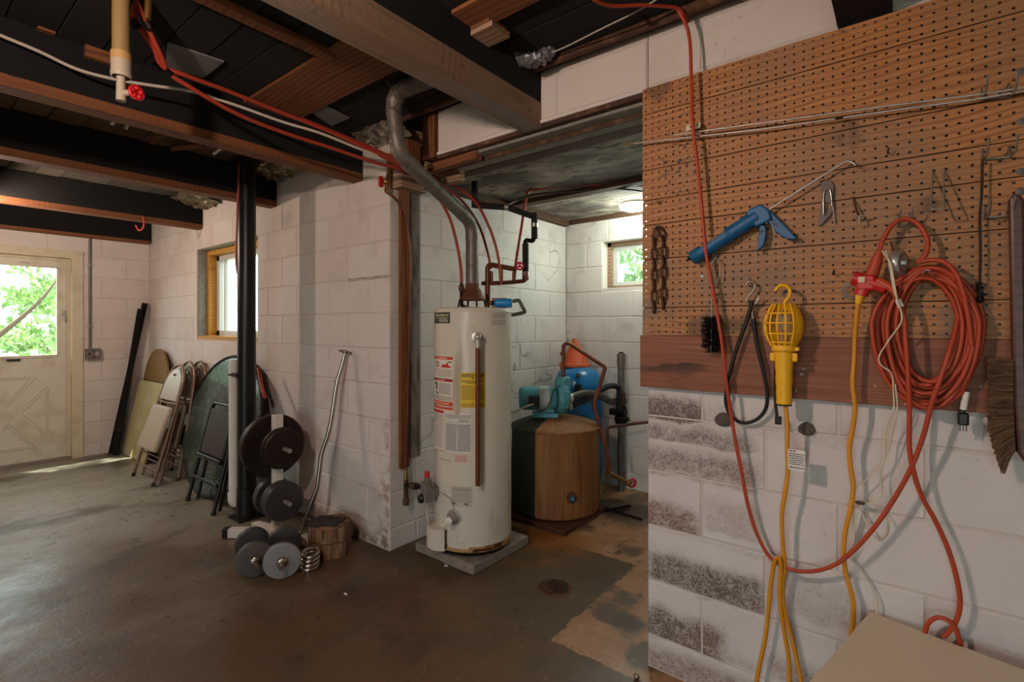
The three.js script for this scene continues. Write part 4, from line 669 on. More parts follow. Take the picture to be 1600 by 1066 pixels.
// jet pump
{
  const A = at(815, 622, { t: 3.42 }), B = at(893, 617, { t: 3.42 }); A.y = 0.775; B.y = 0.79; const ax = V(B.x - A.x, 0, B.z - A.z).normalize(), L = A.distanceTo(B), P = (s, up = 0, out = 0) => V(A.x, 0.782 + up, A.z).addScaledVector(ax, s).addScaledVector(toCam, out), mr = 0.08;
  const o = thing('jet_pump', 'teal jet pump with motor mounted on the rusty tank', 'pump', V(A.x + ax.x * 0.2, 0.655, A.z + ax.z * 0.2));
  const motor = part(o, 'motor', latheOn([[0, -0.02], [mr * 0.75, -0.018], [mr * 0.95, 0.0], [mr, 0.02], [mr, 0.2], [mr * 0.98, 0.215], [mr * 0.9, 0.22], [mr * 0.9, 0.25], [0, 0.25]], P(0), ax, 36), matTeal);
  part(motor, 'name_label', latheOn([[mr + 0.0015, 0.12], [mr + 0.0015, 0.185]], P(0), ax, 36), mat(0xa9adab, 0.5), 'grey name label'); 
  part(motor, 'terminal_box', rbox(0.07, 0.07, 0.03, 0.004).applyQuaternion(new THREE.Quaternion().setFromUnitVectors(V(0, 0, 1), toCam)).translate(P(0.075, -0.01, mr).x, P(0.075, -0.01, mr).y, P(0.075, -0.01, mr).z), matBlackPlastic, 'black terminal cover');
  part(o, 'volute', merge([latheOn([[0, 0], [0.09, 0], [0.105, 0.012], [0.105, 0.045], [0.085, 0.07], [0.05, 0.085], [0, 0.088]], P(0.245), ax, 28), rbox(0.07, 0.09, 0.09, 0.012).translate(P(0.285, 0.1).x, P(0.285, 0.1).y, P(0.285, 0.1).z), ...[0, 1, 2, 3, 4, 5].map((k) => { const a = k * 1.047, d = V(0, Math.cos(a), 0).addScaledVector(toCam, Math.sin(a)).multiplyScalar(0.098), c = P(0.285).add(d); return cyl(c, c.clone().addScaledVector(ax, 0.016), 0.008, 0.008, 6); })]), matTeal);
  part(o, 'foot', merge([rbox(0.17, 0.03, 0.14, 0.006).applyQuaternion(new THREE.Quaternion().setFromUnitVectors(V(1, 0, 0), ax)).translate(P(0.16, -0.108).x, 0.672, P(0.16).z), rbox(0.1, 0.05, 0.07, 0.006).applyQuaternion(new THREE.Quaternion().setFromUnitVectors(V(1, 0, 0), ax)).translate(P(0.17).x, 0.705, P(0.17).z)]), matTeal);
  part(o, 'sensing_tube', sweep(smooth([P(0.25, 0.09, 0.05), P(0.2, 0.06, 0.1), P(0.18, 0.0, 0.11), P(0.15, -0.06, 0.1), P(0.09, -0.075, 0.08)], 6), 0.004, 6), matBlackPlastic);
  part(o, 'power_cable', sweep(smooth([P(0.07, -0.03, mr + 0.015), P(0.03, -0.035, 0.12), P(-0.05, -0.07, 0.12), P(-0.1, -0.09, 0.1)], 6), 0.0065, 8), matCable, 'grey power cable');
  // discharge: copper up, across and down to the floor valve
  const q = (x, y, t) => at(x, y, { t }), top = P(0.285, 0.14);
  const c = thing('copper_pipe', 'copper discharge pipe rising from the teal pump and zigzagging down', 'pipe', top);
  const run = fillet([top, V(top.x, q(879, 539, 3.42).y, top.z), q(888, 536, 3.42), q(946, 574, 3.4), q(929, 626, 3.36), q(929, 640, 3.36), q(947, 700, 3.34), q(952, 738, 3.36)], 0.02);
  part(c, 'pipe_run', sweep(run, 0.0135, 12), matCopper);
  for (const [x, y, t, d] of [[879, 575, 3.42, 0], [879, 553, 3.42, 0], [928, 632, 3.36, 0]]) { const k = q(x, y, t); part(c, 'solder_joint', cyl(V(k.x, k.y - 0.012, k.z), V(k.x, k.y + 0.012, k.z), 0.0165, 0.0165, 12), matCopper); }
  // grey standpipe with tees against the back wall
  const S = V(-1.742, 0, -3.56), sp = thing('standpipe', 'grey vertical well pipe with iron tee against the alcove back wall', 'pipe', S), sy = (py) => EYE + (HORIZON - py) / FOCAL * 3.87;
  part(sp, 'pipe_run', sweep([V(S.x, 0, S.z), V(S.x, sy(556), S.z)], 0.026, 14), matGalv); part(sp, 'coupling', cyl(V(S.x, sy(571), S.z), V(S.x, sy(553), S.z), 0.032, 0.032, 12), matGalv); part(sp, 'end_plug', cyl(V(S.x, sy(553), S.z), V(S.x, sy(550), S.z), 0.02, 0.02, 4), matRust);
  part(sp, 'tee', merge([cyl(V(S.x, sy(636), S.z), V(S.x, sy(614), S.z), 0.034, 0.034, 12), cyl(V(S.x, sy(625), S.z), V(S.x, sy(625), S.z).addScaledVector(toCam, 0.07), 0.026)]), matRust);
  part(sp, 'adapter', merge([cyl(V(S.x, sy(662), S.z), V(S.x, sy(634), S.z), 0.045, 0.038, 10), rbox(0.12, 0.05, 0.08, 0.01).translate(S.x - 0.01, sy(643), S.z + 0.03), rbox(0.1, 0.04, 0.06, 0.01).translate(S.x + 0.02, sy(654), S.z + 0.03)]), matIron);
  const hose = thing('poly_pipe', 'thick grey poly pipe from the pump to the standpipe tee', 'pipe', P(0.33)); 
  part(hose, 'pipe_run', sweep(smooth([P(0.325, 0.0), q(912, 615, 3.5), q(935, 618, 3.62), q(955, 628, 3.72), q(966, 627, 3.8)], 6), 0.026, 12), mat(0x3f3932, 0.55)); part(hose, 'clamp', cyl(P(0.33), P(0.35, 0.0), 0.031), matSteel);
  const hose2 = thing('poly_pipe', 'dark poly pipe bending over to the lower standpipe adapter', 'pipe', P(0.33, -0.05));
  part(hose2, 'pipe_run', sweep(smooth([P(0.325, -0.055), q(915, 625, 3.52), q(938, 610, 3.64), q(955, 603, 3.72), q(966, 606, 3.74), q(968, 622, 3.74), q(967, 640, 3.76)], 6), 0.021, 12), matFoam); part(hose2, 'clamp', cyl(P(0.33, -0.055), P(0.345, -0.055), 0.028), matSteel);
  // iron branch on the back wall and red hose bib
  solo('iron_pipe', sweep(fillet([q(1030, 658, 3.6), q(1000, 661, 3.62), q(949, 668, 3.66), q(949, 745, 3.5)], 0.03), 0.0115, 10), matRust, 'rusty thin pipe elbowing down beside the standpipe', 'pipe', q(949, 745, 3.5));
  const v0 = q(948, 737, 3.38), v1 = q(981, 755, 3.5), hb = thing('hose_bib', 'drain cock with red handwheel low behind the rusty tank', 'valve', v0);
  part(hb, 'body', merge([sweep([v0, v1], 0.015, 10), ball(v1, 0.022)]), matBrass); const hc = v1.clone().addScaledVector(RGT, 0.03); part(hb, 'red_handwheel', merge([ring(hc, V(0.8, 0, 0.6), 0.026, 0.008, 8, 18), cyl(v1, hc, 0.008)]), matRed, 'red handwheel');
  for (const [a, b] of [[[930, 800, 3.2], [985, 790, 3.4]], [[945, 792, 3.3], [1003, 812, 3.3]]]) { const p = at(a[0], a[1], { y: 0.012 }), r = at(b[0], b[1], { y: 0.012 }); solo('scrap_stick', sweep([p, p.clone().lerp(r, 0.6).add(V(0, 0.004, 0.02)), r], 0.009, 6), matIron, a[0] === 930 ? 'dark scrap stick on the floor close to the rusty tank' : 'dark scrap stick on the floor angled toward the pegboard wall', 'stick', p); }
}
{ // blue pressure tank and orange cone
  const c = V(-2.02, 0, -3.385), r = 0.185, o = thing('pressure_tank', 'glossy blue pressure tank in the alcove corner', 'tank', c);
  part(o, 'shell', latheOn([[r * 0.7, 0], [r * 0.7, 0.06], [r * 0.95, 0.1], [r, 0.16], [r, 0.8], [r * 0.97, 0.86], [r * 0.82, 0.92], [r * 0.5, 0.955], [0, 0.965]], c, V(0, 1, 0), 44), matTankBlue);
  const f = V(-c.x, 0, -c.z).normalize(); part(o, 'black_label', rbox(0.05, 0.06, 0.004, 0.001).applyQuaternion(new THREE.Quaternion().setFromUnitVectors(V(0, 0, 1), f)).translate(c.x + f.x * (r + 0.001), 0.81, c.z + f.z * (r + 0.001)), matBlackPlastic, 'small black label'); part(o, 'warning_mark', rbox(0.034, 0.03, 0.004, 0.001).applyQuaternion(new THREE.Quaternion().setFromUnitVectors(V(0, 0, 1), V(f.x, 0.7, f.z).normalize())).translate(c.x + f.x * 0.16, 0.905, c.z + f.z * 0.16), matBlackPlastic);
  const p = V(-2.06, 0.955, -3.4), cone = thing('orange_cone', 'orange plastic cone standing on the blue pressure tank', 'cone', p), q = new THREE.Quaternion().setFromAxisAngle(V(0, 0, 1), 0.03);
  part(cone, 'skirt', latheOn([[0.12, 0], [0.125, 0.005], [0.12, 0.03], [0.1, 0.035], [0.1, 0.03], [0.115, 0.005]], p, V(0, 1, 0), 32), matOrange); part(cone, 'cone_body', latheOn([[0.11, 0.03], [0.02, 0.2], [0.018, 0.22], [0.012, 0.22]], p, V(0, 1, 0), 32), matOrange);
}
// floor drain
{
  const c = at(866, 918, { y: 0.003 }), R = 0.084, o = thing('floor_drain', 'round rusty slotted drain grate set in the dark concrete', 'drain', V(c.x, 0, c.z));
  part(o, 'rim', latheOn([[R - 0.012, 0.001], [R - 0.01, 0.006], [R, 0.005], [R + 0.004, 0.0005]], V(c.x, 0, c.z), V(0, 1, 0), 36), matRust); part(o, 'sump', latheOn([[0, 0.0006], [R - 0.008, 0.0006]], V(c.x, 0, c.z), V(0, 1, 0), 32), mat(0x0d0a08, 0.9));
  for (let i = -4; i <= 4; i++) { const u = i * 0.0165, h = Math.sqrt(Math.max(0, (R - 0.01) ** 2 - u * u)), d = V(0.55, 0, -0.83), n = V(0.83, 0, 0.55), k = V(c.x, 0.004, c.z).addScaledVector(n, u); part(o, 'grate_bar', sweep([k.clone().addScaledVector(d, -h), k.clone().addScaledVector(d, h)], 0.0042, 6), matRust); }
  part(o, 'cross_bar', sweep([V(c.x - 0.06, 0.004, c.z - 0.042), V(c.x + 0.06, 0.004, c.z + 0.042)], 0.004, 6), matIron);
}
// ---------------------------------------------------------------- things along the pier wall
function lpart(parent, name, geo, material, label) {          // geo in the parent's own axes
  const m = new THREE.Mesh(clean(geo), material); m.name = name; m.castShadow = m.receiveShadow = true; if (label) m.userData.label = label; parent.add(m); return m;
}
const arc = (cx, cy, rx, ry, a0, a1, n, z = 0) => Array.from({ length: n + 1 }, (_, i) => { const a = a0 + (a1 - a0) * i / n; return V(cx + rx * Math.cos(a), cy + ry * Math.sin(a), z); });
const matChairFrame = mat(0x8a6f5c, 0.4, 0.5), matChairPad = mat(0xb5a793, 0.5), matChairBack = mat(0xb3a597, 0.4, 0.25), matChairBrown = mat(0x6f5a45, 0.35, 0.35);
function foldingChair(label, frameM, backM, padM) {
  const o = thing('folding_chair', label, 'chair', V(0, 0, 0), 'folded metal chairs leaning on the pier wall');
  lpart(o, 'front_frame', sweep([V(-0.225, 0, 0), V(-0.215, 0.3, 0), V(-0.2, 0.62, 0), ...arc(0, 0.74, 0.19, 0.235, Math.PI, 0, 14), V(0.2, 0.62, 0), V(0.215, 0.3, 0), V(0.225, 0, 0)], 0.0115, 10), frameM);
  lpart(o, 'rear_frame', sweep([V(-0.19, 0.02, -0.055), V(-0.185, 0.3, -0.04), V(-0.18, 0.6, -0.025), V(0.18, 0.6, -0.025), V(0.185, 0.3, -0.04), V(0.19, 0.02, -0.055)], 0.0105, 10), frameM);
  const out = [...arc(0, 0.76, 0.168, 0.185, Math.PI, 0, 14).map((p) => [p.x, p.y]), [0.175, 0.67], [-0.175, 0.67]], slot = arc(0, 0.885, 0.045, 0.016, 0, Math.PI * 2, 12).map((p) => [p.x, p.y]).reverse();
  lpart(o, 'backrest', plate(out, 0.016, 0.005, [slot]).translate(0, 0, -0.004), backM);
  lpart(o, 'back_rail', sweep([V(-0.195, 0.655, 0.006), V(0, 0.648, 0.016), V(0.195, 0.655, 0.006)], 0.008, 8), frameM);
  const seat = new RoundedBoxGeometry(0.37, 0.37, 0.045, 4, 0.02); seat.rotateX(-0.06); seat.translate(0, 0.435, 0.032); lpart(o, 'seat_pad', seat, padM, 'padded seat');
  lpart(o, 'seat_rim', sweep([V(-0.18, 0.26, 0.018), V(0.18, 0.26, 0.018)], 0.009, 8), frameM);
  for (const [y, w, z] of [[0.215, 0.215, 0], [0.115, 0.22, 0], [0.16, 0.187, -0.046], [0.09, 0.19, -0.05]]) lpart(o, 'crossbar', sweep([V(-w, y, z), V(w, y, z)], 0.007, 8), frameM);
  for (const x of [-0.225, 0.225]) lpart(o, 'foot_cap', cyl(V(x, 0, 0), V(x * 0.99, 0.03, 0), 0.0135, 0.0135, 10), matBlackPlastic);
  for (const x of [-0.205, 0.205]) lpart(o, 'hinge_plate', rbox(0.006, 0.09, 0.03, 0.002).translate(x, 0.5, 0.012), matSteel);
  return o;
}
const ch1 = foldingChair('beige folding chair with padded seat, front one of its stack', matChairFrame, matChairBack, matChairPad);
ch1.position.set(-4.935, 0, -1.345); ch1.rotation.set(-0.28, 0.03, 0);
const ch2 = foldingChair('bronze folding chair behind the beige padded one', matChairFrame, matChairBrown, matChairBrown);
ch2.position.set(-4.93, 0, -1.52); ch2.rotation.set(-0.17, 0.02, 0);
const ch3 = ch2.clone(); ch3.name = numbered('folding_chair'); ch3.userData = { ...ch2.userData, label: 'bronze folding chair nearest the wall in the folded stack' }; ch3.position.set(-4.87, 0, -1.6); ch3.rotation.set(-0.155, 0, 0); scene.add(ch3);

function lean(o, x, z, angle, turn = 0) { o.position.set(x, 0, z); o.rotation.set(-angle, turn, 0); }
{ // cream table top
  const o = thing('card_table', 'cream rectangular card table folded against the wall by the corner', 'table'); const r = 0.06, w = 0.36, h = 0.74, c = (cx, cy, a) => arc(cx, cy, r, r, a, a + Math.PI / 2, 5).map((p) => [p.x, p.y]);
  const out = [...c(w - r, r, -Math.PI / 2), ...c(w - r, h - r, 0), ...c(-w + r, h - r, Math.PI / 2), ...c(-w + r, r, Math.PI)];
  lpart(o, 'top_panel', plate(out, 0.022, 0.004), mat(0xc4bb92, 0.55, 0, { map: tex(256, 256, -0.5, 0, 1, 1, (x, y) => mix3(hex(0xffffff), hex(0xcfc6aa), fbm(x * 9, y * 9, 5))) })); lpart(o, 'edge_band', sweep(out.map((p) => V(p[0], p[1], 0.006)), 0.007, 6, true), matBlackIron);
  lean(o, -5.83, -1.535, 0.2);
}
{ const o = thing('table_leaf', 'brown wooden table leaf with rounded end behind the cream table', 'table leaf'); const w = 0.33;
  const out = [[-w, 0], [w, 0], [w, 0.72], ...arc(0, 0.72, w, 0.33, 0, Math.PI, 18).map((p) => [p.x, p.y]).slice(1, -1), [-w, 0.72]];
  lpart(o, 'wood_leaf', plate(out, 0.024, 0.004), mat(0xffffff, 0.4, 0, { map: woodTex(512, 256, 1, 0.5, 0x8d6c36, 0x6b4d25, 26, 0.55) })); lean(o, -5.86, -1.65, 0.095); }
{ // iron rails in the corner
  const a = V(-6.2, 0, -1.45), b = at(230, 474, { z: Z0 + 0.035 }), a2 = V(-6.13, 0, -1.47), b2 = at(223, 483, { z: Z0 + 0.07 });
  const rail = (p, q, label) => { const o = thing('steel_rail', label, 'rail', p), d = q.clone().sub(p), L = d.length(); o.quaternion.setFromUnitVectors(V(0, 1, 0), d.normalize()); lpart(o, 'angle_iron', merge([box(-0.022, 0.022, 0, L, 0, 0.005), box(-0.022, -0.017, 0, L, 0, 0.04)]), matBlackIron); lpart(o, 'bracket', rbox(0.075, 0.07, 0.03, 0.004).translate(-0.008, 0.26, 0.012), matBlackIron); return o; };
  rail(a, b, 'taller dark steel bed rail leaning in the corner by the door'); rail(a2, b2, 'shorter dark steel bed rail leaning in the corner by the door');
}
{ // oval glass table top
  const o = thing('glass_table_top', 'oval pebbled glass patio table top leaning behind the steel post', 'table'), rx = 0.625, ry = 0.525;
  const bump = tex(512, 512, 0, 0, 0.3, 0.3, (x, y) => fbm(x * 110, y * 110, 2), false);
  const disc = plate(arc(0, ry, rx, ry, 0, Math.PI * 2, 48).slice(0, -1).map((p) => [p.x, p.y]), 0.006, 0.001);
  lpart(o, 'glass', disc, new THREE.MeshPhysicalMaterial({ color: 0x4a5f54, roughness: 0.14, transmission: 0.35, thickness: 0, metalness: 0.0, bumpMap: bump, bumpScale: 0.012, clearcoat: 0.6, clearcoatRoughness: 0.1 }));
  lpart(o, 'metal_rim', sweep(arc(0, ry, rx, ry, 0, Math.PI * 2, 56).slice(0, -1).map((p) => V(p.x, p.y, 0.003)), 0.013, 8, true), matBlackIron);
  o.position.set(-4.125, 0.012, -1.50); o.rotation.set(-0.235, 0, 0);
}
{ // black step stool
  const o = thing('step_stool', 'black folded metal step stool in front of the glass table top', 'step stool'), m = mat(0x1b1a1c, 0.28, 0.4), w = 0.225;
  lpart(o, 'front_frame', sweep(fillet([V(-w, 0, 0), V(-w * 0.93, 0.72, 0), V(w * 0.93, 0.72, 0), V(w, 0, 0)], 0.05), 0.013, 10), m);
  lpart(o, 'rear_frame', sweep(fillet([V(-w * 0.86, 0.02, -0.05), V(-w * 0.82, 0.6, -0.035), V(w * 0.82, 0.6, -0.035), V(w * 0.86, 0.02, -0.05)], 0.04), 0.012, 10), m);
  lpart(o, 'seat_panel', rbox(w * 1.6, 0.32, 0.03, 0.01, 3).translate(0, 0.52, 0.004), mat(0x3a332d, 0.6), 'dark padded panel'); lpart(o, 'tread', rbox(w * 1.8, 0.03, 0.05, 0.006).translate(0, 0.34, 0.012), m); lpart(o, 'tread', rbox(w * 1.85, 0.022, 0.022, 0.004).translate(0, 0.185, 0.012), m);
  for (const x of [-w, w]) lpart(o, 'foot_cap', cyl(V(x, 0, 0), V(x, 0.025, 0), 0.016, 0.016, 10), matRubber);
  lean(o, -3.89, -1.395, 0.24);
}
{ const c = V(-3.553, 0, -1.478), o = thing('pvc_pipe', 'white plastic pipe with elbow strapped beside the steel post', 'pipe', c);
  part(o, 'pipe_run', sweep([V(c.x, 0.11, c.z), V(c.x, 1.05, c.z)], 0.029, 18), matPlasticWhite); part(o, 'elbow', sweep(fillet([V(c.x, 0.16, c.z), V(c.x, 0.085, c.z), V(c.x - 0.01, 0.08, c.z - 0.09)], 0.05), 0.035, 16), matPlasticWhite); part(o, 'strap', merge([ring(V(c.x, 0.95, c.z), V(0, 1, 0), 0.031, 0.006, 6, 20), rbox(0.08, 0.025, 0.004, 0.001).translate(c.x + 0.05, 0.95, c.z + 0.02)]), matBlackPlastic, 'black strap'); }
{ const c = V(-3.46, 0, -1.522), o = thing('steel_post', 'black painted steel support post holding up the ceiling', 'post', c);
  part(o, 'column', cyl(V(c.x, 0, c.z), V(c.x, DECK - 0.02, c.z), 0.056, 0.056, 28), mat(0x121012, 0.35, 0.2)); part(o, 'base_sleeve', cyl(V(c.x, 0, c.z), V(c.x, 0.2, c.z), 0.062, 0.06, 24), mat(0x121012, 0.4, 0.2)); part(o, 'base_plate', rbox(0.17, 0.012, 0.17, 0.003).translate(c.x, 0.006, c.z), matBlackIron); part(o, 'top_plate', rbox(0.16, 0.012, 0.16, 0.003).translate(c.x, DECK - 0.026, c.z), matBlackIron);
  const tc = toCamFrom(c); solo('water_pipe', sweep(smooth([V(c.x, DECK - 0.03, c.z).addScaledVector(RGT, -0.045).addScaledVector(tc, 0.045), V(c.x, 2.2, c.z).addScaledVector(RGT, -0.05).addScaledVector(tc, 0.05), V(c.x, 1.95, c.z).addScaledVector(RGT, -0.058).addScaledVector(tc, 0.04), V(c.x, 1.7, c.z).addScaledVector(RGT, -0.064).addScaledVector(tc, 0.03), V(c.x, 1.62, c.z).addScaledVector(RGT, -0.055).addScaledVector(tc, 0.02)], 6), 0.011, 10), matPex, 'red plastic pipe running down the steel post', 'pipe', V(c.x, 1.62, c.z), 'red plastic water pipes'); }
function toCamFrom(p) { return V(-p.x, 0, -p.z).normalize(); }
solo('orange_rope', sweep(smooth([at(404, 575, { z: -1.66 }), at(408, 600, { z: -1.64 }), at(414, 622, { z: -1.63 })], 5), 0.012, 8), matOrangeCord, 'short orange rope hanging at the rim of glass table top', 'rope', at(408, 600, { z: -1.64 }));

// ---------------------------------------------------------------- weights
const matIronPlate = mat(0x2b211d, 0.5, 0.45), matPlateGrey = mat(0x4a4648, 0.45, 0.45), matRackWhite = mat(0xd8d0c4, 0.5);
function discGeo(c, n, R, th, hub = 0.035) { const h = th / 2; return latheOn([[0.014, -h], [hub, -h], [hub, -h * 0.7], [R * 0.78, -h * 0.6], [R * 0.84, -h], [R * 0.97, -h], [R, -h * 0.7], [R, h * 0.7], [R * 0.97, h], [R * 0.84, h], [R * 0.78, h * 0.6], [hub, h * 0.7], [hub, h], [0.014, h]], c, n, 40); }
const flatDisc = (c, n, R, th) => { const h = th / 2; return latheOn([[0.013, -h], [R * 0.95, -h], [R, -h * 0.5], [R, h * 0.5], [R * 0.95, h], [R * 0.5, h * 0.85], [R * 0.22, h], [0.013, h]], c, n, 36); };
const NP = V(0.998, 0, 0.06), UPc = at(432, 700, { t: 2.98 }), LOc = at(424, 781, { t: 2.98 });
const post = V(UPc.x - 0.03, 0, UPc.z - 0.02);
const rack = thing('weight_rack', 'white square tube weight plate rack with black end cap', 'rack', post);
part(rack, 'upright', rbox(0.05, 0.72, 0.05, 0.003).translate(post.x, 0.38, post.z), matRackWhite);
{ const a = at(358, 832, { y: 0.03 }), mid = V(post.x, 0.03, post.z), L = a.distanceTo(mid), d = mid.clone().sub(a).normalize(), bar = (p, q) => { const dd = q.clone().sub(p), l = dd.length(), g = rbox(l, 0.052, 0.05, 0.003); g.applyQuaternion(new THREE.Quaternion().setFromUnitVectors(V(1, 0, 0), dd.normalize())); const c = p.clone().lerp(q, 0.5); return g.translate(c.x, c.y, c.z); };
  part(rack, 'foot_tube', bar(a, mid), matRackWhite); const cap = a.clone().addScaledVector(d, -0.012); part(rack, 'end_cap', rbox(0.035, 0.056, 0.055, 0.004).applyQuaternion(new THREE.Quaternion().setFromUnitVectors(V(1, 0, 0), d)).translate(cap.x, cap.y, cap.z), matBlackPlastic, 'black end cap');
  const b0 = at(398, 822, { y: 0.03 }), b1 = at(488, 846, { y: 0.03 }); part(rack, 'cross_tube', bar(b0, b1), matRackWhite); part(rack, 'bolt', ball(b0.clone().add(V(0.02, 0, 0.03)), 0.008), matSteel);
  const pb = V(post.x, LOc.y - 0.1, post.z); }
for (const [c, l] of [[UPc, 0.17], [LOc, 0.17]]) part(rack, 'peg', cyl(V(post.x, c.y, post.z), V(post.x, c.y, post.z).addScaledVector(NP, l), 0.0125, 0.0125, 12), matSteel);
const up = (s) => V(post.x, UPc.y, post.z).addScaledVector(NP, s), lo = (s) => V(post.x, LOc.y, post.z).addScaledVector(NP, s);
const wp = (label, geo, m, c) => solo('weight_plate', geo, m, label, 'weight plate', c, 'weight plates on the rack');
wp('largest black iron weight plate on the rack', discGeo(up(-0.055), NP, 0.188, 0.03), matIronPlate, up(-0.055));
wp('second large black iron plate behind the largest on the rack', discGeo(up(-0.09), NP, 0.183, 0.028), matIronPlate, up(-0.09));
wp('medium black iron plate on the upper peg of the rack', discGeo(up(0.06), NP, 0.122, 0.028), matIronPlate, up(0.06));
wp('outer medium black iron plate on the upper peg', discGeo(up(0.09), NP, 0.115, 0.026), matIronPlate, up(0.09));
for (const [s, R, l] of [[0.04, 0.112, 'innermost'], [0.068, 0.112, 'second'], [0.096, 0.114, 'outermost']]) wp(`${l} grey edged plate of three on the lower peg`, flatDisc(lo(s), NP, R, 0.02), matPlateGrey, lo(s));
for (const [s, l] of [[-0.075, 'outer'], [-0.05, 'inner']]) wp(`${l} shiny rimmed plate on the far side of the lower peg`, flatDisc(lo(s), NP, 0.112, 0.02), mat(0x55524f, 0.3, 0.7), lo(s));
part(rack, 'peg', cyl(V(post.x, LOc.y, post.z), lo(-0.11), 0.0125, 0.0125, 12), matSteel); part(rack, 'peg', cyl(V(post.x, UPc.y, post.z), up(-0.12), 0.0125, 0.0125, 12), matSteel);
function dumbbell(label, front, dir, r, face) {
  const o = thing('dumbbell', label, 'dumbbell', V(front.x, 0, front.z), 'dumbbells on the floor'), f = V(front.x, r, front.z), q = (s) => f.clone().addScaledVector(dir, s);
  part(o, 'bar', cyl(q(0.085), q(-0.3), 0.0125, 0.0125, 14), matChrome); part(o, 'weight_disc', flatDisc(q(0), dir, r, 0.022), face); part(o, 'weight_disc', flatDisc(q(-0.024), dir, r, 0.022), matPlateGrey); part(o, 'weight_disc', flatDisc(q(-0.2), dir, r, 0.022), matPlateGrey); part(o, 'weight_disc', flatDisc(q(-0.225), dir, r, 0.022), matPlateGrey);
  part(o, 'collar', latheOn([[0.013, 0], [0.026, 0.002], [0.026, 0.016], [0.013, 0.018]], q(0.012), dir, 8), matChrome); return o;
}
dumbbell('dumbbell with pale grey front disc, next to the chrome collars', V(-2.475, 0, -1.262), V(0.87, 0, 0.49).normalize(), 0.089, mat(0x8b898a, 0.5, 0.3));
dumbbell('dumbbell with darker discs beside the pale one', V(-2.6, 0, -1.185), V(0.93, 0, 0.36).normalize(), 0.087, mat(0x5c5654, 0.5, 0.3));
{ const c = at(484, 888, { y: 0 }); for (let i = 0; i < 4; i++) solo('collar_ring', ring(V(c.x - 0.004 * i, 0.016 + i * 0.0195, c.z - 0.004 * i), V(0.16, 1, 0.1 + 0.02 * i), 0.041 - i * 0.0005, 0.0095, 10, 28), matChrome, ['bottom chrome collar ring of the stack beside the dumbbells', 'second lowest chrome collar ring of the stack', 'third chrome collar ring of the stack', 'top chrome collar ring of the stack beside the stump'][i], 'collar ring', V(c.x, i * 0.0195, c.z), 'chrome collar rings'); }
{ // curl bar
  const pts = [[540, 549], [534, 573], [527, 597], [521, 635], [517, 660], [511, 685], [503, 708], [499, 738], [495, 764], [486, 788], [478, 812], [470, 850]], t = (y) => 2.93 + (850 - y) / 300 * 0.1, P = pts.map(([x, y]) => at(x, y, { t: t(y) })); P[P.length - 1].y = 0.014;
  const o = thing('curl_bar', 'bent chrome curl bar leaning against the pier wall', 'barbell', P[P.length - 1]);
  part(o, 'bar', sweep(smooth(P, 6), 0.0135, 14), matChrome); const cl2 = (i, r, l) => { const d = P[i + 1].clone().sub(P[i]).normalize(); return cyl(P[i].clone().addScaledVector(d, -l), P[i].clone().addScaledVector(d, l), r, r, 14); };
  part(o, 'inner_collar', cl2(2, 0.02, 0.006), matChrome); part(o, 'inner_collar', cl2(10, 0.02, 0.006), matChrome);
  const d = P[0].clone().sub(P[1]).normalize(), q = P[0].clone().addScaledVector(d, -0.012); part(o, 'star_collar', merge([latheOn([[0.013, 0], [0.028, 0], [0.028, 0.016], [0.013, 0.018]], q, d, 12), ...[0, 1, 2, 3, 4, 5].map((k) => { const e = V(1, 0, 0).applyAxisAngle(V(0, 1, 0), k * 1.047).applyQuaternion(new THREE.Quaternion().setFromUnitVectors(V(0, 1, 0), d)); return cyl(q.clone().addScaledVector(d, 0.008), q.clone().addScaledVector(d, 0.008).addScaledVector(e, 0.038), 0.007, 0.006, 8); })]), matChrome, 'six pointed star collar');
}
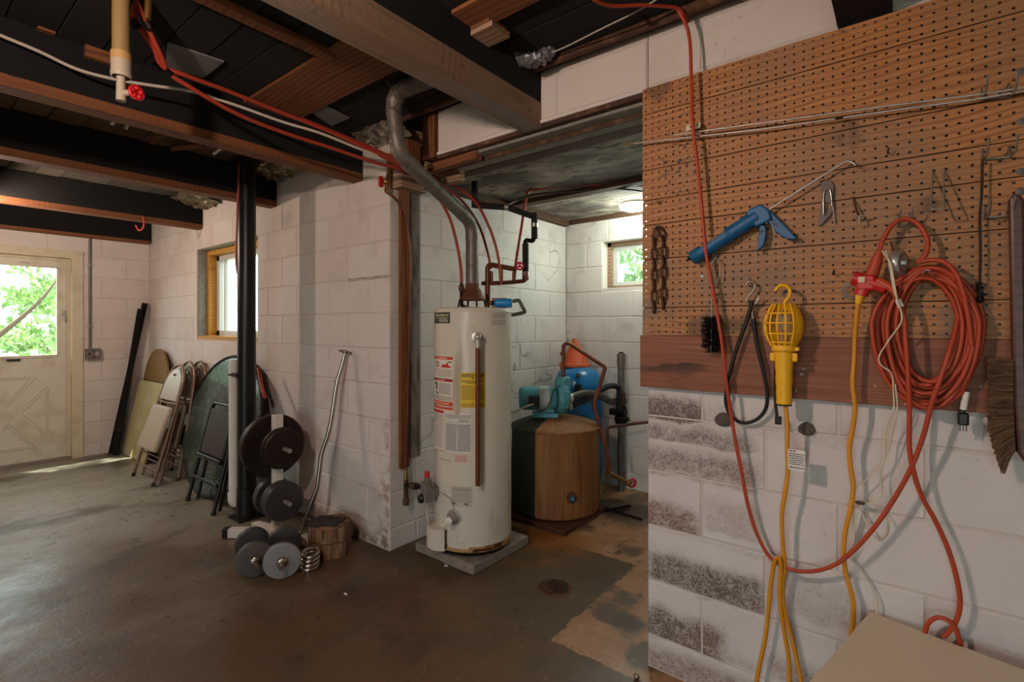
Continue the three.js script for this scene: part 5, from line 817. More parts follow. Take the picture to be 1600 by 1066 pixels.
{ // chopping stump
  const c = V(-2.565, 0, -1.585), o = thing('log_stump', 'short split log stump with a metal plate on top', 'stump', c), R = 0.115, hgt = 0.165, seg = 28, ringAt = (y, k) => Array.from({ length: seg }, (_, i) => { const a = i / seg * 6.2832, r = R * (1 + 0.05 * Math.sin(a * 3 + 1) + 0.035 * Math.sin(a * 7 + k) + 0.02 * PERM[i * 13 + 5]) * (k === 9 ? 0.97 : 1); return V(c.x + r * Math.cos(a), y, c.z + r * Math.sin(a)); });
  const shell = (y0, y1) => { const pos = [], uv = [], A = ringAt(y0, 2), B = ringAt(y0 + (y1 - y0) * 0.5, 2.4), C = ringAt(y1, 2), put = (p, u, v) => { pos.push(p.x, p.y, p.z); uv.push(u, v); };
    for (let i = 0; i < seg; i++) { const j = (i + 1) % seg; for (const [L, U] of [[A, B], [B, C]]) for (const p of [L[i], L[j], U[j], L[i], U[j], U[i]]) put(p, p.y, (p === L[i] || p === U[i] ? i : i + 1) / seg * 0.7); for (const [Q, y, f] of [[C, y1, 1], [A, y0, 0]]) for (const p of f ? [V(c.x, y, c.z), Q[j], Q[i]] : [V(c.x, y, c.z), Q[i], Q[j]]) put(p, p.x, p.z); }
    const g = new THREE.BufferGeometry(); g.setAttribute('position', new THREE.Float32BufferAttribute(pos, 3)); g.setAttribute('uv', new THREE.Float32BufferAttribute(uv, 2)); g.computeVertexNormals(); return g; };
  const bark = mat(0xffffff, 0.9, 0, { map: tex(512, 512, -3, -2, 6, 4, (x, y) => mix3(hex(0x8d6a4c), hex(0x4d3626), sm(0.35, 0.7, fbm(x * 6, y * 110, 4)))), bumpMap: gritBump, bumpScale: 0.004 });
  part(o, 'lower_piece', shell(0, 0.082), bark); part(o, 'upper_piece', shell(0.087, hgt), bark);
  const g = prism([[-0.09, -0.06], [0.07, -0.085], [0.085, 0.03], [0.02, 0.05], [0.0, 0.085], [-0.07, 0.08], [-0.095, 0.03]], hgt, hgt + 0.008); g.rotateY(0.3); solo('metal_plate', g.translate(c.x - 0.01, 0, c.z + 0.02), mat(0x332b28, 0.6, 0.3), 'dark metal plate lying on the log stump', 'plate', V(c.x, hgt, c.z));
}
// conduit and switch box on the door wall
{ const z = at(140.5, 450, { x: XD + 0.012 }).z, yy = (py) => at(140.5, py, { x: XD + 0.012 }).y, o = thing('conduit', 'thin grey conduit with outlet box beside the door frame', 'conduit', V(XD, yy(552), z));
  part(o, 'tube', cyl(V(XD + 0.013, yy(545), z), V(XD + 0.013, yy(368), z), 0.0105, 0.0105, 12), matGalv); for (const p of [415, 510]) part(o, 'strap', rbox(0.008, 0.016, 0.05, 0.002).translate(XD + 0.018, yy(p), z), matSteel);
  const b = part(o, 'outlet_box', rbox(0.05, 0.105, 0.115, 0.006).translate(XD + 0.026, yy(553), z - 0.02), matGalv); part(b, 'toggle_switch', rbox(0.012, 0.022, 0.012, 0.002).translate(XD + 0.054, yy(553), z + 0.012), matBlackPlastic); part(b, 'outlet_face', cyl(V(XD + 0.05, yy(553), z - 0.048), V(XD + 0.054, yy(553), z - 0.048), 0.017, 0.017, 16), matSteel); }
// ---------------------------------------------------------------- pegboard
const PB = 0.03, ZP = Z0 + PB, PX0 = W(1004, 300, PB).x;
const pegboard = thing('pegboard', 'brown grooved pegboard panel covering the block wall', 'pegboard', V(PX0, 1.237, Z0));
{
  const ys = [2.148, 2.05, 1.845, 1.733, 1.642, 1.515, 1.338, 1.237], PITCH = 0.0254, cols = 52, r = 0.0036, T = 0.006, g = 0.0016, N = 8;
  for (let k = 0; k < 7; k++) {
    const y1 = ys[k] - g, y0 = ys[k + 1] + g, rows = Math.max(2, Math.round((y1 - y0) / PITCH)), ph = (y1 - y0) / rows, pos = [], nor = [], uv = [];
    const tri = (a, b, c, n) => { for (const p of [a, b, c]) { pos.push(p[0], p[1], p[2]); nor.push(...n); uv.push(p[0], p[1]); } };
    for (let i = 0; i < cols; i++) for (let j = 0; j < rows; j++) {
      const xa = PX0 + i * PITCH, xb = xa + PITCH, ya = y0 + j * ph, yb = ya + ph, cx = (xa + xb) / 2, cy = (ya + yb) / 2;
      for (let s = 0; s < N; s++) {
        const a = (s + 0.5) / N * 6.28319, b = (s + 1.5) / N * 6.28319, ca = [cx + r * Math.cos(a), cy + r * Math.sin(a), ZP], cb = [cx + r * Math.cos(b), cy + r * Math.sin(b), ZP];
        const ed = (t) => { const c = Math.cos(t), q = Math.sin(t), m = Math.max(Math.abs(c), Math.abs(q)); return [cx + c / m * PITCH / 2, cy + q / m * ph / 2, ZP]; }, ea = ed(a), eb = ed(b);
        tri(ca, ea, eb, [0, 0, 1]); tri(ca, eb, cb, [0, 0, 1]);
        const m = (a + b) / 2; if (Math.floor((a + 0.785398) / 1.570796) !== Math.floor((b + 0.785398) / 1.570796)) { const corner = [cx + Math.sign(Math.cos(m)) * PITCH / 2, cy + Math.sign(Math.sin(m)) * ph / 2, ZP]; tri(ea, corner, eb, [0, 0, 1]); }
        const da = [ca[0], ca[1], ZP - T], db = [cb[0], cb[1], ZP - T], n = [-Math.cos(m), -Math.sin(m), 0]; tri(ca, cb, db, n); tri(ca, db, da, n);
      }
    }
    const x1 = PX0 + cols * PITCH, q = (a, b, c, d, n) => { tri(a, b, c, n); tri(a, c, d, n); };
    q([PX0, y0, ZP - T], [x1, y0, ZP - T], [x1, y0, ZP], [PX0, y0, ZP], [0, -1, 0]); q([PX0, y1, ZP], [x1, y1, ZP], [x1, y1, ZP - T], [PX0, y1, ZP - T], [0, 1, 0]); q([PX0, y0, ZP - T], [PX0, y0, ZP], [PX0, y1, ZP], [PX0, y1, ZP - T], [-1, 0, 0]);
    const geo = new THREE.BufferGeometry(); geo.setAttribute('position', new THREE.Float32BufferAttribute(pos, 3)); geo.setAttribute('normal', new THREE.Float32BufferAttribute(nor, 3)); geo.setAttribute('uv', new THREE.Float32BufferAttribute(uv, 2));
    part(pegboard, 'pegboard_plank', geo, matPeg);
    if (k) part(pegboard, 'backing_batten', box(PX0 + 0.003, PX0 + cols * PITCH, ys[k] - 0.008, ys[k] + 0.008, ZP - T - 0.004, ZP - T - 0.0005), mat(0x3a281a, 0.9));
  }
  for (const x of [-0.6, -0.12, 0.36]) part(pegboard, 'furring_strip', box(x, x + 0.03, 1.237, 2.148, Z0 + 0.002, ZP - T - 0.004), matWood);
}
solo('backer_board', rbox(1.42, 0.19, 0.028, 0.002).translate(PX0 + 0.7, 1.1425, Z0 + 0.016), matBoard, 'reddish brown plank screwed under the pegboard', 'board', V(PX0 + 0.7, 1.047, Z0));

const bar = (pts, off, r, closed) => sweep(wpath(pts, off), r, 6, closed);
function uHook(label, px0, px1, yTop, yBot, out = 0.055) {    // double prong hook with a front bar
  const o = thing('pegboard_hook', label, 'hook', W((px0 + px1) / 2, yBot, PB), 'wire hooks on the pegboard'), a = W(px0, yBot, PB + 0.004), b = W(px1, yBot - (px1 - px0) * 0.09, PB + 0.004);
  part(o, 'prong', sweep([V(a.x, a.y + 0.03, PB + Z0), V(a.x, a.y, Z0 + PB + 0.006), V(a.x + 0.004, a.y, Z0 + PB + out), V(a.x + 0.006, a.y + 0.035, Z0 + PB + out + 0.02)], 0.0026, 7), matWire);
  part(o, 'prong', sweep([V(b.x, b.y + 0.03, PB + Z0), V(b.x, b.y, Z0 + PB + 0.006), V(b.x + 0.004, b.y, Z0 + PB + out), V(b.x + 0.006, b.y + 0.035, Z0 + PB + out + 0.02)], 0.0026, 7), matWire);
  part(o, 'cross_wire', sweep([V(a.x, a.y, a.z + 0.004), V(b.x, b.y, b.z + 0.004)], 0.0026, 7), matWire); return o;
}
uHook('upper wire hook pair holding the long rods', 1533, 1578, 120, 156); uHook('wire hook pair holding the long thin brush', 1535, 1578, 215, 250); uHook('wire hook pair beside the wooden brush handle', 1538, 1574, 312, 341); uHook('wire hook pair holding the orange cord loop', 1403, 1421, 335, 354, 0.04);
function jHook(label, px, py, m = matWire, l = 0.03) { const a = W(px, py, PB), o = solo('pegboard_hook', sweep([V(a.x, a.y + 0.012, a.z), V(a.x, a.y, a.z + 0.005), V(a.x, a.y - 0.004, a.z + l * 0.7), V(a.x + 0.003, a.y + 0.008, a.z + l)], 0.0022, 7), m, label, 'hook', a, 'wire hooks on the pegboard'); return o; }
jHook('small bent hook above the rusty chain', 1031, 318); jHook('small hook at the top of the chain', 1029, 357); jHook('rusty nail hook above the red adapter', 1303, 428, matRust); jHook('small hook over the rods', 1387, 240, matRust); jHook('small hook at the caulking gun handle', 1246, 372); jHook('small hook carrying the S hook', 1172, 440); jHook('small hook under the caulking gun holding the wire loop', 1118, 402);
{ const o = thing('pegboard_hook', 'bent hook with a crosspiece next to the metal bracket', 'hook', W(1340, 330, PB), 'wire hooks on the pegboard'); part(o, 'shank', sweep(wpath([[1333, 308, PB], [1336, 322, PB + 0.02], [1343, 340, PB + 0.035]]), 0.0028, 7), matRust); part(o, 'crosspiece', bar([[1334, 339], [1352, 337]], PB + 0.035, 0.003), matWire); part(o, 'tip', bar([[1343, 338], [1343, 349]], PB + 0.038, 0.003), matWire); }
{ const o = thing('wire_rack', 'long U shaped wire loop sticking out of the pegboard', 'hook', W(1466, 325, PB), 'wire hooks on the pegboard'); part(o, 'wire', sweep(fillet(wpath([[1457, 264, PB], [1455, 328, PB + 0.09], [1475, 326, PB + 0.09], [1475, 263, PB]]), 0.006), 0.0024, 7), matWire); }
for (const [px, py] of [[1594, 112], [1596, 190], [1595, 268], [1594, 299]]) solo('washer_screw', latheOn([[0, 0.003], [0.003, 0.003], [0.0085, 0.001], [0.009, 0]], W(px, py, PB), V(0, 0, 1), 14), mat(0x6b6865, 0.6, 0.3), 'round grey washer head screwed on the pegboard edge', 'screw', W(px, py, PB), 'washer screws on the pegboard');
solo('washer_screw', latheOn([[0, 0.003], [0.003, 0.003], [0.007, 0.001], [0.0075, 0]], W(1097, 432, PB), V(0, 0, 1), 14), matSteel, 'grey washer screw head near the bottle brush loop', 'screw', W(1097, 432, PB));

// two long rods with a paper tag
{ const r1 = wpath([[981, 225.5], [1200, 201], [1400, 172], [1529, 154.5], [1640, 136]], PB + 0.03), o = thing('steel_rod', 'lower long steel rod with brass tip resting on the pegboard hooks', 'rod', r1[0], 'long rods on the pegboard'); part(o, 'rod', sweep(r1, 0.003, 8), matSteel); part(o, 'brass_tip', sweep([r1[0].clone().add(V(-0.002, 0, 0)), r1[0].clone().lerp(r1[1], 0.055)], 0.0042, 8), matBrass, 'brass tip'); part(o, 'dark_joint', sweep([r1[1].clone().lerp(r1[2], 0.56), r1[1].clone().lerp(r1[2], 0.62)], 0.0036, 8), matIron);
  const r2 = wpath([[1053, 211], [1200, 191], [1400, 164], [1535, 147], [1640, 131]], PB + 0.034); solo('steel_rod', sweep(r2, 0.0027, 8), matSteel, 'upper long steel rod carrying a white paper tag', 'rod', r2[0], 'long rods on the pegboard');
  const a = W(1072, 207, PB + 0.036), b = W(1094, 191, PB + 0.036); const tg = thing('paper_tag', 'small white paper tag tied on the upper rod', 'tag', a); part(tg, 'tag_sheet', box(a.x, b.x, a.y + 0.004, b.y, a.z, a.z + 0.001), new THREE.MeshStandardMaterial({ map: canvasTex(96, 64, (g, w, h) => { g.fillStyle = '#d8c4ae'; g.fillRect(0, 0, w, h); g.fillStyle = '#5d574f'; g.fillRect(26, 10, 30, 34); g.fillStyle = '#8fae8c'; g.fillRect(72, 8, 18, 30); }), roughness: 0.8 })); tg.children[0].geometry.attributes.uv.needsUpdate = true; fitUV(tg.children[0].geometry); part(tg, 'tie', ring(W(1073, 209, PB + 0.034), V(1, 0, 0), 0.008, 0.001, 5, 14), matPlasticWhite); }
function fitUV(g) { g.computeBoundingBox(); const b = g.boundingBox, p = g.attributes.position, uv = g.attributes.uv; for (let i = 0; i < p.count; i++) uv.setXY(i, (p.getX(i) - b.min.x) / (b.max.x - b.min.x), (p.getY(i) - b.min.y) / (b.max.y - b.min.y)); }

// rusty chain: two hanging strands over a hook
{ const o = thing('chain', 'rusty chain hanging doubled on the pegboard', 'chain', W(1029, 357, PB)), off = PB + 0.014, link = (c, dir, flat) => { const L = 0.0125, w = 0.0095, pts = []; for (let i = 0; i < 20; i++) { const a = i / 20 * 6.2832; pts.push(V(w * Math.sin(a), Math.cos(a) * w + (Math.cos(a) > 0 ? L : -L), 0)); } const g = sweep(pts, 0.0033, 7, true); if (!flat) g.rotateY(Math.PI / 2); g.applyQuaternion(new THREE.Quaternion().setFromUnitVectors(V(0, 1, 0), dir)); return g.translate(c.x, c.y, c.z); };
  const strand = (pts, n) => { const P = wpath(pts, off), cv = new THREE.CatmullRomCurve3(P, false, 'centripetal'); for (let i = 0; i < n; i++) { const t = (i + 0.5) / n, c = cv.getPointAt(t), d = cv.getTangentAt(t); part(o, 'link', link(c, d, i % 2 === 0), matRust); } };
  strand([[1028, 356], [1023, 370], [1022, 420], [1021.5, 488]], 8); strand([[1029, 356], [1035, 368], [1036.5, 420], [1036, 482]], 8); }

// caulking gun
{ const off = PB + 0.03, A = W(1082, 404, off), B = W(1184, 338, off), d = B.clone().sub(A).normalize(), o = thing('caulking_gun', 'blue caulking gun with steel rod hung on the pegboard', 'caulking gun', A), R = 0.0235, up = V(0, 0, 1).cross(d).normalize();
  const g1 = new THREE.CylinderGeometry(R, R, A.distanceTo(B) - 0.02, 20, 1, true, 0.35, Math.PI * 1.3), L = A.distanceTo(B);
  part(o, 'front_cup', latheOn([[0.006, 0], [R * 1.05, 0], [R * 1.05, 0.038], [R, 0.04]], A, d, 24), matBlue); part(o, 'nozzle', sweep([A.clone().addScaledVector(d, 0.004), A.clone().addScaledVector(d, -0.014).add(V(-0.003, 0.008, 0))], (s) => 0.009 - 0.003 * s, 10), matIron);
  { const g = new THREE.CylinderGeometry(R, R, L * 0.62, 20, 1, true, 0, Math.PI * 1.25); g.rotateY(-0.4); g.applyQuaternion(new THREE.Quaternion().setFromUnitVectors(V(0, 1, 0), d)); const c = A.clone().addScaledVector(d, L * 0.42); const m = mat(0x035a8e, 0.5, 0, { map: matBlue.map, side: THREE.DoubleSide }); part(o, 'cradle', g.translate(c.x, c.y, c.z), m); }
  part(o, 'cartridge', cyl(A.clone().addScaledVector(d, 0.03), A.clone().addScaledVector(d, L * 0.6), R * 0.86, R * 0.86, 18), mat(0x8a7a6c, 0.7), 'dirty cartridge'); part(o, 'barrel', latheOn([[R * 0.9, 0], [R * 1.02, 0.002], [R * 1.02, L * 0.44], [R * 0.8, L * 0.45]], A.clone().addScaledVector(d, L * 0.56), d, 24), matBlue); part(o, 'band', latheOn([[R * 1.02, 0], [R * 1.1, 0.003], [R * 1.1, 0.009], [R * 1.02, 0.012]], A.clone().addScaledVector(d, L * 0.56), d, 24), matBlue);
  const shape = (list) => plate(list.map(([x, y]) => { const p = W(x, y, off); return [p.x, p.y]; }), 0.016, 0.003).translate(0, 0, Z0 + off - 0.008);
  part(o, 'yoke', plate([[1166, 336], [1172, 328], [1191, 320], [1204, 330], [1208, 344], [1196, 350], [1184, 356], [1176, 350]].map(([x, y]) => { const p = W(x, y, off); return [p.x, p.y]; }), 0.036, 0.006).translate(0, 0, Z0 + off - 0.018), matBlue);
  part(o, 'handle', shape([[1196, 330], [1206, 332], [1226, 352], [1246, 374], [1234, 375], [1222, 370], [1210, 362], [1203, 350], [1197, 346]]), matBlue); part(o, 'trigger', shape([[1188, 350], [1197, 354], [1198, 366], [1194, 384], [1186, 391], [1183, 394], [1185, 372]]), matBlue);
  part(o, 'plunger_rod', sweep(fillet(wpath([[1196, 334], [1204, 326], [1322, 252], [1328, 252], [1337, 258]], off), 0.006), 0.0033, 8), matSteel); part(o, 'catch', sweep(wpath([[1197, 350], [1201, 344], [1206, 348], [1211, 366]], off + 0.01), 0.0022, 6), matWire); }
// metal bracket
{ const o = thing('metal_bracket', 'flat grey steel bracket with long slot hanging on the pegboard', 'bracket', W(1290, 350, PB)), q = ([x, y]) => { const p = W(x, y, PB + 0.012); return [p.x, p.y]; };
  part(o, 'bracket_plate', plate([[1281, 283], [1288, 280], [1298, 282], [1303, 290], [1302, 310], [1304, 324], [1296, 338], [1284, 351], [1278, 353], [1281, 330], [1284, 305]].map(q), 0.005, 0.001, [[[1290, 316], [1299, 316], [1298, 326], [1289, 338]].map(q)]).translate(0, 0, Z0 + PB + 0.006), mat(0x5b534c, 0.5, 0.4)); part(o, 'slot_wire', sweep(smooth(wpath([[1287, 336], [1287, 305], [1290, 296], [1296, 296], [1299, 306], [1300, 322]], PB + 0.016), 5), 0.0022, 7), matChrome); part(o, 'side_wire', bar([[1301, 318], [1304, 350]], PB + 0.01, 0.002), matWire); }
// bottle brush
{ const o = thing('bottle_brush', 'black bottle brush with long wire loop handle', 'brush', W(1112, 552, PB)), off = PB + 0.03; part(o, 'wire_handle', merge([sweep(smooth(wpath([[1119, 402], [1124, 412], [1124, 432], [1118, 444], [1114, 436], [1113, 412], [1118, 402]], off), 5), 0.0018, 6), bar([[1118, 444], [1112, 470], [1111, 552]], off, 0.0022)]), matWire);
  const a = W(1112, 495, off), b = W(1112, 550, off), gs = []; for (let i = 0; i < 900; i++) { const t = rnd(), th = rnd() * 6.2832, p = a.clone().lerp(b, t), L = rr(0.029, 0.037) * (t > 0.93 ? 0.7 : 1); gs.push(sweep([p, p.clone().add(V(Math.cos(th) * L, rr(-0.006, 0.006), Math.sin(th) * L * 0.85))], 0.0007, 3)); }
  part(o, 'bristles', merge(gs), matBlackPlastic).userData.kind = 'stuff'; }
// long thin twisted brush
{ const o = thing('tube_brush', 'long thin twisted wire tube brush hanging on the hook', 'brush', W(1531, 475, PB)), off = PB + 0.03, P = smooth(wpath([[1535, 249], [1534, 300], [1531, 340], [1532, 395], [1531, 440], [1532, 474]], off), 6); part(o, 'twisted_wire', sweep(P, 0.0028, 6), mat(0x2a2220, 0.6, 0.3)); const gs = []; for (let i = 0; i < 260; i++) { const t = rnd(), p = W(1531, 441 + t * 33, off), th = rnd() * 6.28, L = rr(0.007, 0.0105); gs.push(sweep([p, p.clone().add(V(Math.cos(th) * L, rr(-0.003, 0.002), Math.sin(th) * L))], 0.0006, 3)); } part(o, 'bristles', merge(gs), matBlackPlastic).userData.kind = 'stuff'; }
// bench brush
{ const o = thing('bench_brush', 'large bristled bench brush with dark wooden handle on the pegboard', 'brush', W(1580, 730, 0.03)), off = 0.075, q = ([x, y]) => { const p = W(x, y, off); return [p.x, p.y]; };
  part(o, 'wooden_back', plate([[1576, 312], [1582, 305], [1593, 306], [1600, 314], [1602, 540], [1606, 700], [1610, 722], [1600, 722], [1588, 705], [1583, 640], [1580, 540]].map(q), 0.03, 0.006).translate(0, 0, Z0 + off - 0.015), mat(0xffffff, 0.4, 0, { map: woodTex(256, 256, 0.5, 0.5, 0x5e352a, 0x3a1f18, 30, 0.6) }));
  const sets = [[], [], []], gs = { push: (g) => sets[Math.floor(rnd() * 3)].push(g) }; for (let i = 0; i < 3300; i++) { const t = rnd(), y = 562 + t * 142, x0 = 1584 + 5 * Math.max(0, t - 0.5), rx = 1584 - (38 - 22 * Math.max(0, t - 0.7) / 0.3) + rr(-4, 4), z = off + rr(-0.02, 0.02), d = t > 0.6 ? (t - 0.6) * 78 + rr(-6, 8) : rr(-4, 4); gs.push(sweep([W(x0, y, z), W((x0 + rx) / 2, y + d * 0.35, z * 1.02), W(rx, y + d, z + rr(-0.006, 0.006))], rr(0.0006, 0.0011), 3)); }
  [0x4a3524, 0x6b4e37, 0x8a694c].forEach((c, i) => { part(o, 'bristles', merge(sets[i]), mat(c, 0.8)).userData.kind = 'stuff'; }); }
// S hook and rubber strap
{ const off = PB + 0.03; solo('s_hook', sweep(smooth(wpath([[1165, 446], [1168, 441], [1174, 440], [1179, 444], [1177, 454], [1170, 462], [1167, 470], [1173, 475], [1182, 474], [1187, 466]], off), 5), 0.003, 8), matChrome, 'bright steel S hook on a pegboard hook', 'hook', W(1175, 440, off));
  const o = thing('rubber_strap', 'black rubber tie down strap looped from the S hook', 'strap', W(1165, 662, off)), strapR = (s) => 0.0055 + 0.0025 * Math.pow(2 * Math.abs(s - 0.5), 3); part(o, 'strap', sweep(smooth(wpath([[1176, 470, off], [1170, 492, off], [1158, 525, off], [1145, 565, off], [1136, 605, 0.05], [1134, 630, 0.035], [1142, 650, 0.03], [1160, 661, 0.03], [1180, 657, 0.03], [1195, 642, 0.035], [1199, 622, 0.045], [1194, 585, off], [1184, 545, off], [1179, 515, off], [1177, 498, off]]), 5), strapR, 10), matRubber); part(o, 'end_hook', sweep(smooth(wpath([[1177, 500], [1175, 485], [1182, 470], [1186, 462]], off), 4), 0.0022, 6), matSteel); }
{ const off = 0.05, o = thing('black_strap', 'narrow black strap with flat end hanging behind the trouble light', 'strap', W(1214, 660, off)); part(o, 'strap', sweep(smooth(wpath([[1215, 480, PB + 0.02], [1213, 545], [1211, 600], [1211, 625], [1214, 650]], off), 5), 0.0045, 8), matRubber); part(o, 'end_tab', rbox(0.019, 0.026, 0.007, 0.002).translate(W(1216, 657, off).x, W(1216, 657, off).y, Z0 + off), matRubber); }

// trouble light
{ const off = 0.1, X = 1225, c = (y, dx = 0) => W(X + dx, y, off), o = thing('trouble_light', 'yellow caged trouble light hanging by its hook', 'work light', c(632)), ay = (y) => c(y).y, C = c(510), S = 1.52 / FOCAL, px = (n) => n * S;
  part(o, 'hook', sweep(smooth(wpath([[1211, 455, off - 0.03], [1216, 448, off - 0.03], [1226, 446, off - 0.02], [1234, 453, off], [1233, 464, off], [1227, 471, off], [1226, 477, off]]), 5), 0.0055, 8), matYellow);
  const R = (t) => px(27) * Math.pow(Math.sin(Math.PI * cl(0.12 + t * 0.76)), 0.55), y0 = ay(543), y1 = ay(475), pt = (t, a) => V(C.x + R(t) * Math.cos(a), y0 + (y1 - y0) * t, C.z + R(t) * Math.sin(a) * 0.92);
  for (let k = 0; k < 7; k++) { const a = 0.9 + k * 0.43; part(o, 'cage_bar', sweep(Array.from({ length: 11 }, (_, i) => pt(i / 10, a)), 0.0032, 6), matYellow); }
  for (const t of [0.12, 0.32, 0.56, 0.78]) part(o, 'cage_ring', sweep(Array.from({ length: 15 }, (_, i) => pt(t, 0.75 + i / 14 * 2.85)), 0.003, 6), matYellow);
  { const pos = [], idx = [], nu = 14, nv = 14; for (let i = 0; i <= nu; i++) for (let j = 0; j <= nv; j++) { const p = pt(j / nv, -2.75 + i / nu * 3.55); pos.push(p.x, p.y, p.z); } for (let i = 0; i < nu; i++) for (let j = 0; j < nv; j++) { const a = i * (nv + 1) + j; idx.push(a, a + nv + 1, a + 1, a + 1, a + nv + 1, a + nv + 2); } const g = new THREE.BufferGeometry(); g.setAttribute('position', new THREE.Float32BufferAttribute(pos, 3)); g.setIndex(idx); g.computeVertexNormals(); const m = mat(0xf0b418, 0.42, 0, { side: THREE.DoubleSide }); part(o, 'guard_shell', g, m); }
  part(o, 'bulb', latheOn([[0, 0], [px(7), 0.002], [px(8), px(14)], [px(15), px(28)], [px(16), px(40)], [px(10), px(52)], [0, px(57)]], V(C.x, ay(541), C.z), V(0, 1, 0), 24), new THREE.MeshPhysicalMaterial({ color: 0xe8e0c8, roughness: 0.12, transmission: 0.7, thickness: 0 }), 'clear unlit bulb');
  part(o, 'collar', latheOn([[px(16), 0], [px(17.5), px(1.5)], [px(17.5), px(8)], [px(15), px(10)]], V(C.x, ay(549), C.z), V(0, 1, 0), 28), matYellow); part(o, 'clamp_lug', rbox(0.012, 0.012, 0.02, 0.003).translate(C.x + px(19), ay(545), C.z + 0.01), matYellow);
  part(o, 'handle', latheOn([[0, 0], [px(10.5), 0], [px(11), px(2)], [px(10.5), px(8)], [px(11.2), px(16)], [px(10.6), px(24)], [px(11.4), px(32)], [px(12), px(40)], [px(11.5), px(48)], [px(12.5), px(60)], [px(13.5), px(78)], [px(15), px(84)], [0, px(84)]], V(C.x, ay(632), C.z), V(0, 1, 0), 28), matYellow);
  for (const s of [-1, 1]) part(o, 'socket_wing', rbox(0.014, 0.026, 0.02, 0.004).translate(C.x + s * px(15.5), ay(558), C.z + 0.004), matYellow);
  part(o, 'butt_seal', latheOn([[0, -0.004], [px(11), -0.003], [px(11), 0.001], [0, 0.002]], V(C.x, ay(632), C.z), V(0, 1, 0), 20), matRubber);
  part(o, 'cord', sweep(smooth(wpath([[1227, 632, off], [1230, 660, off], [1230, 700, 0.095], [1231, 735, 0.09], [1226, 775, 0.085], [1222, 800, 0.08], [1223, 850, 0.07], [1226, 885, 0.06], [1222, 920, 0.05], [1226, 955, 0.045], [1240, 1010, 0.04], [1252, 1068, 0.04], [1256, 1120, 0.04]]), 6), 0.0062, 10), matYellowCord, 'orange yellow rubber cord');
  part(o, 'cord_loop', sweep(smooth(wpath([[1178, 1120, 0.04], [1183, 1060, 0.045], [1196, 995, 0.05], [1202, 940, 0.055], [1206, 900, 0.06], [1213, 873, 0.075], [1218, 872, 0.08], [1220, 895, 0.065], [1218, 930, 0.055], [1224, 980, 0.05], [1232, 1030, 0.045], [1234, 1120, 0.045]]), 6), 0.0062, 10), matYellowCord, 'looped end of the cord');
  const a = W(1232, 702, 0.1), tg = part(o, 'warning_tag', box(a.x, a.x + 0.044, a.y - 0.058, a.y + 0.002, a.z + 0.006, a.z + 0.0072), new THREE.MeshStandardMaterial({ map: canvasTex(128, 168, (g, w, h) => { g.fillStyle = '#e6e0d8'; g.fillRect(0, 0, w, h); lines(g, 8, 8, 60, 1, 18, '#3c3833'); lines(g, 8, 30, w - 14, 6, 17, '#55504a'); lines(g, 8, 142, w - 14, 1, 18, '#3c3833'); }), roughness: 0.7 }), 'white printed warning tag'); fitUV(tg.geometry); tg.geometry.rotateZ(0); }

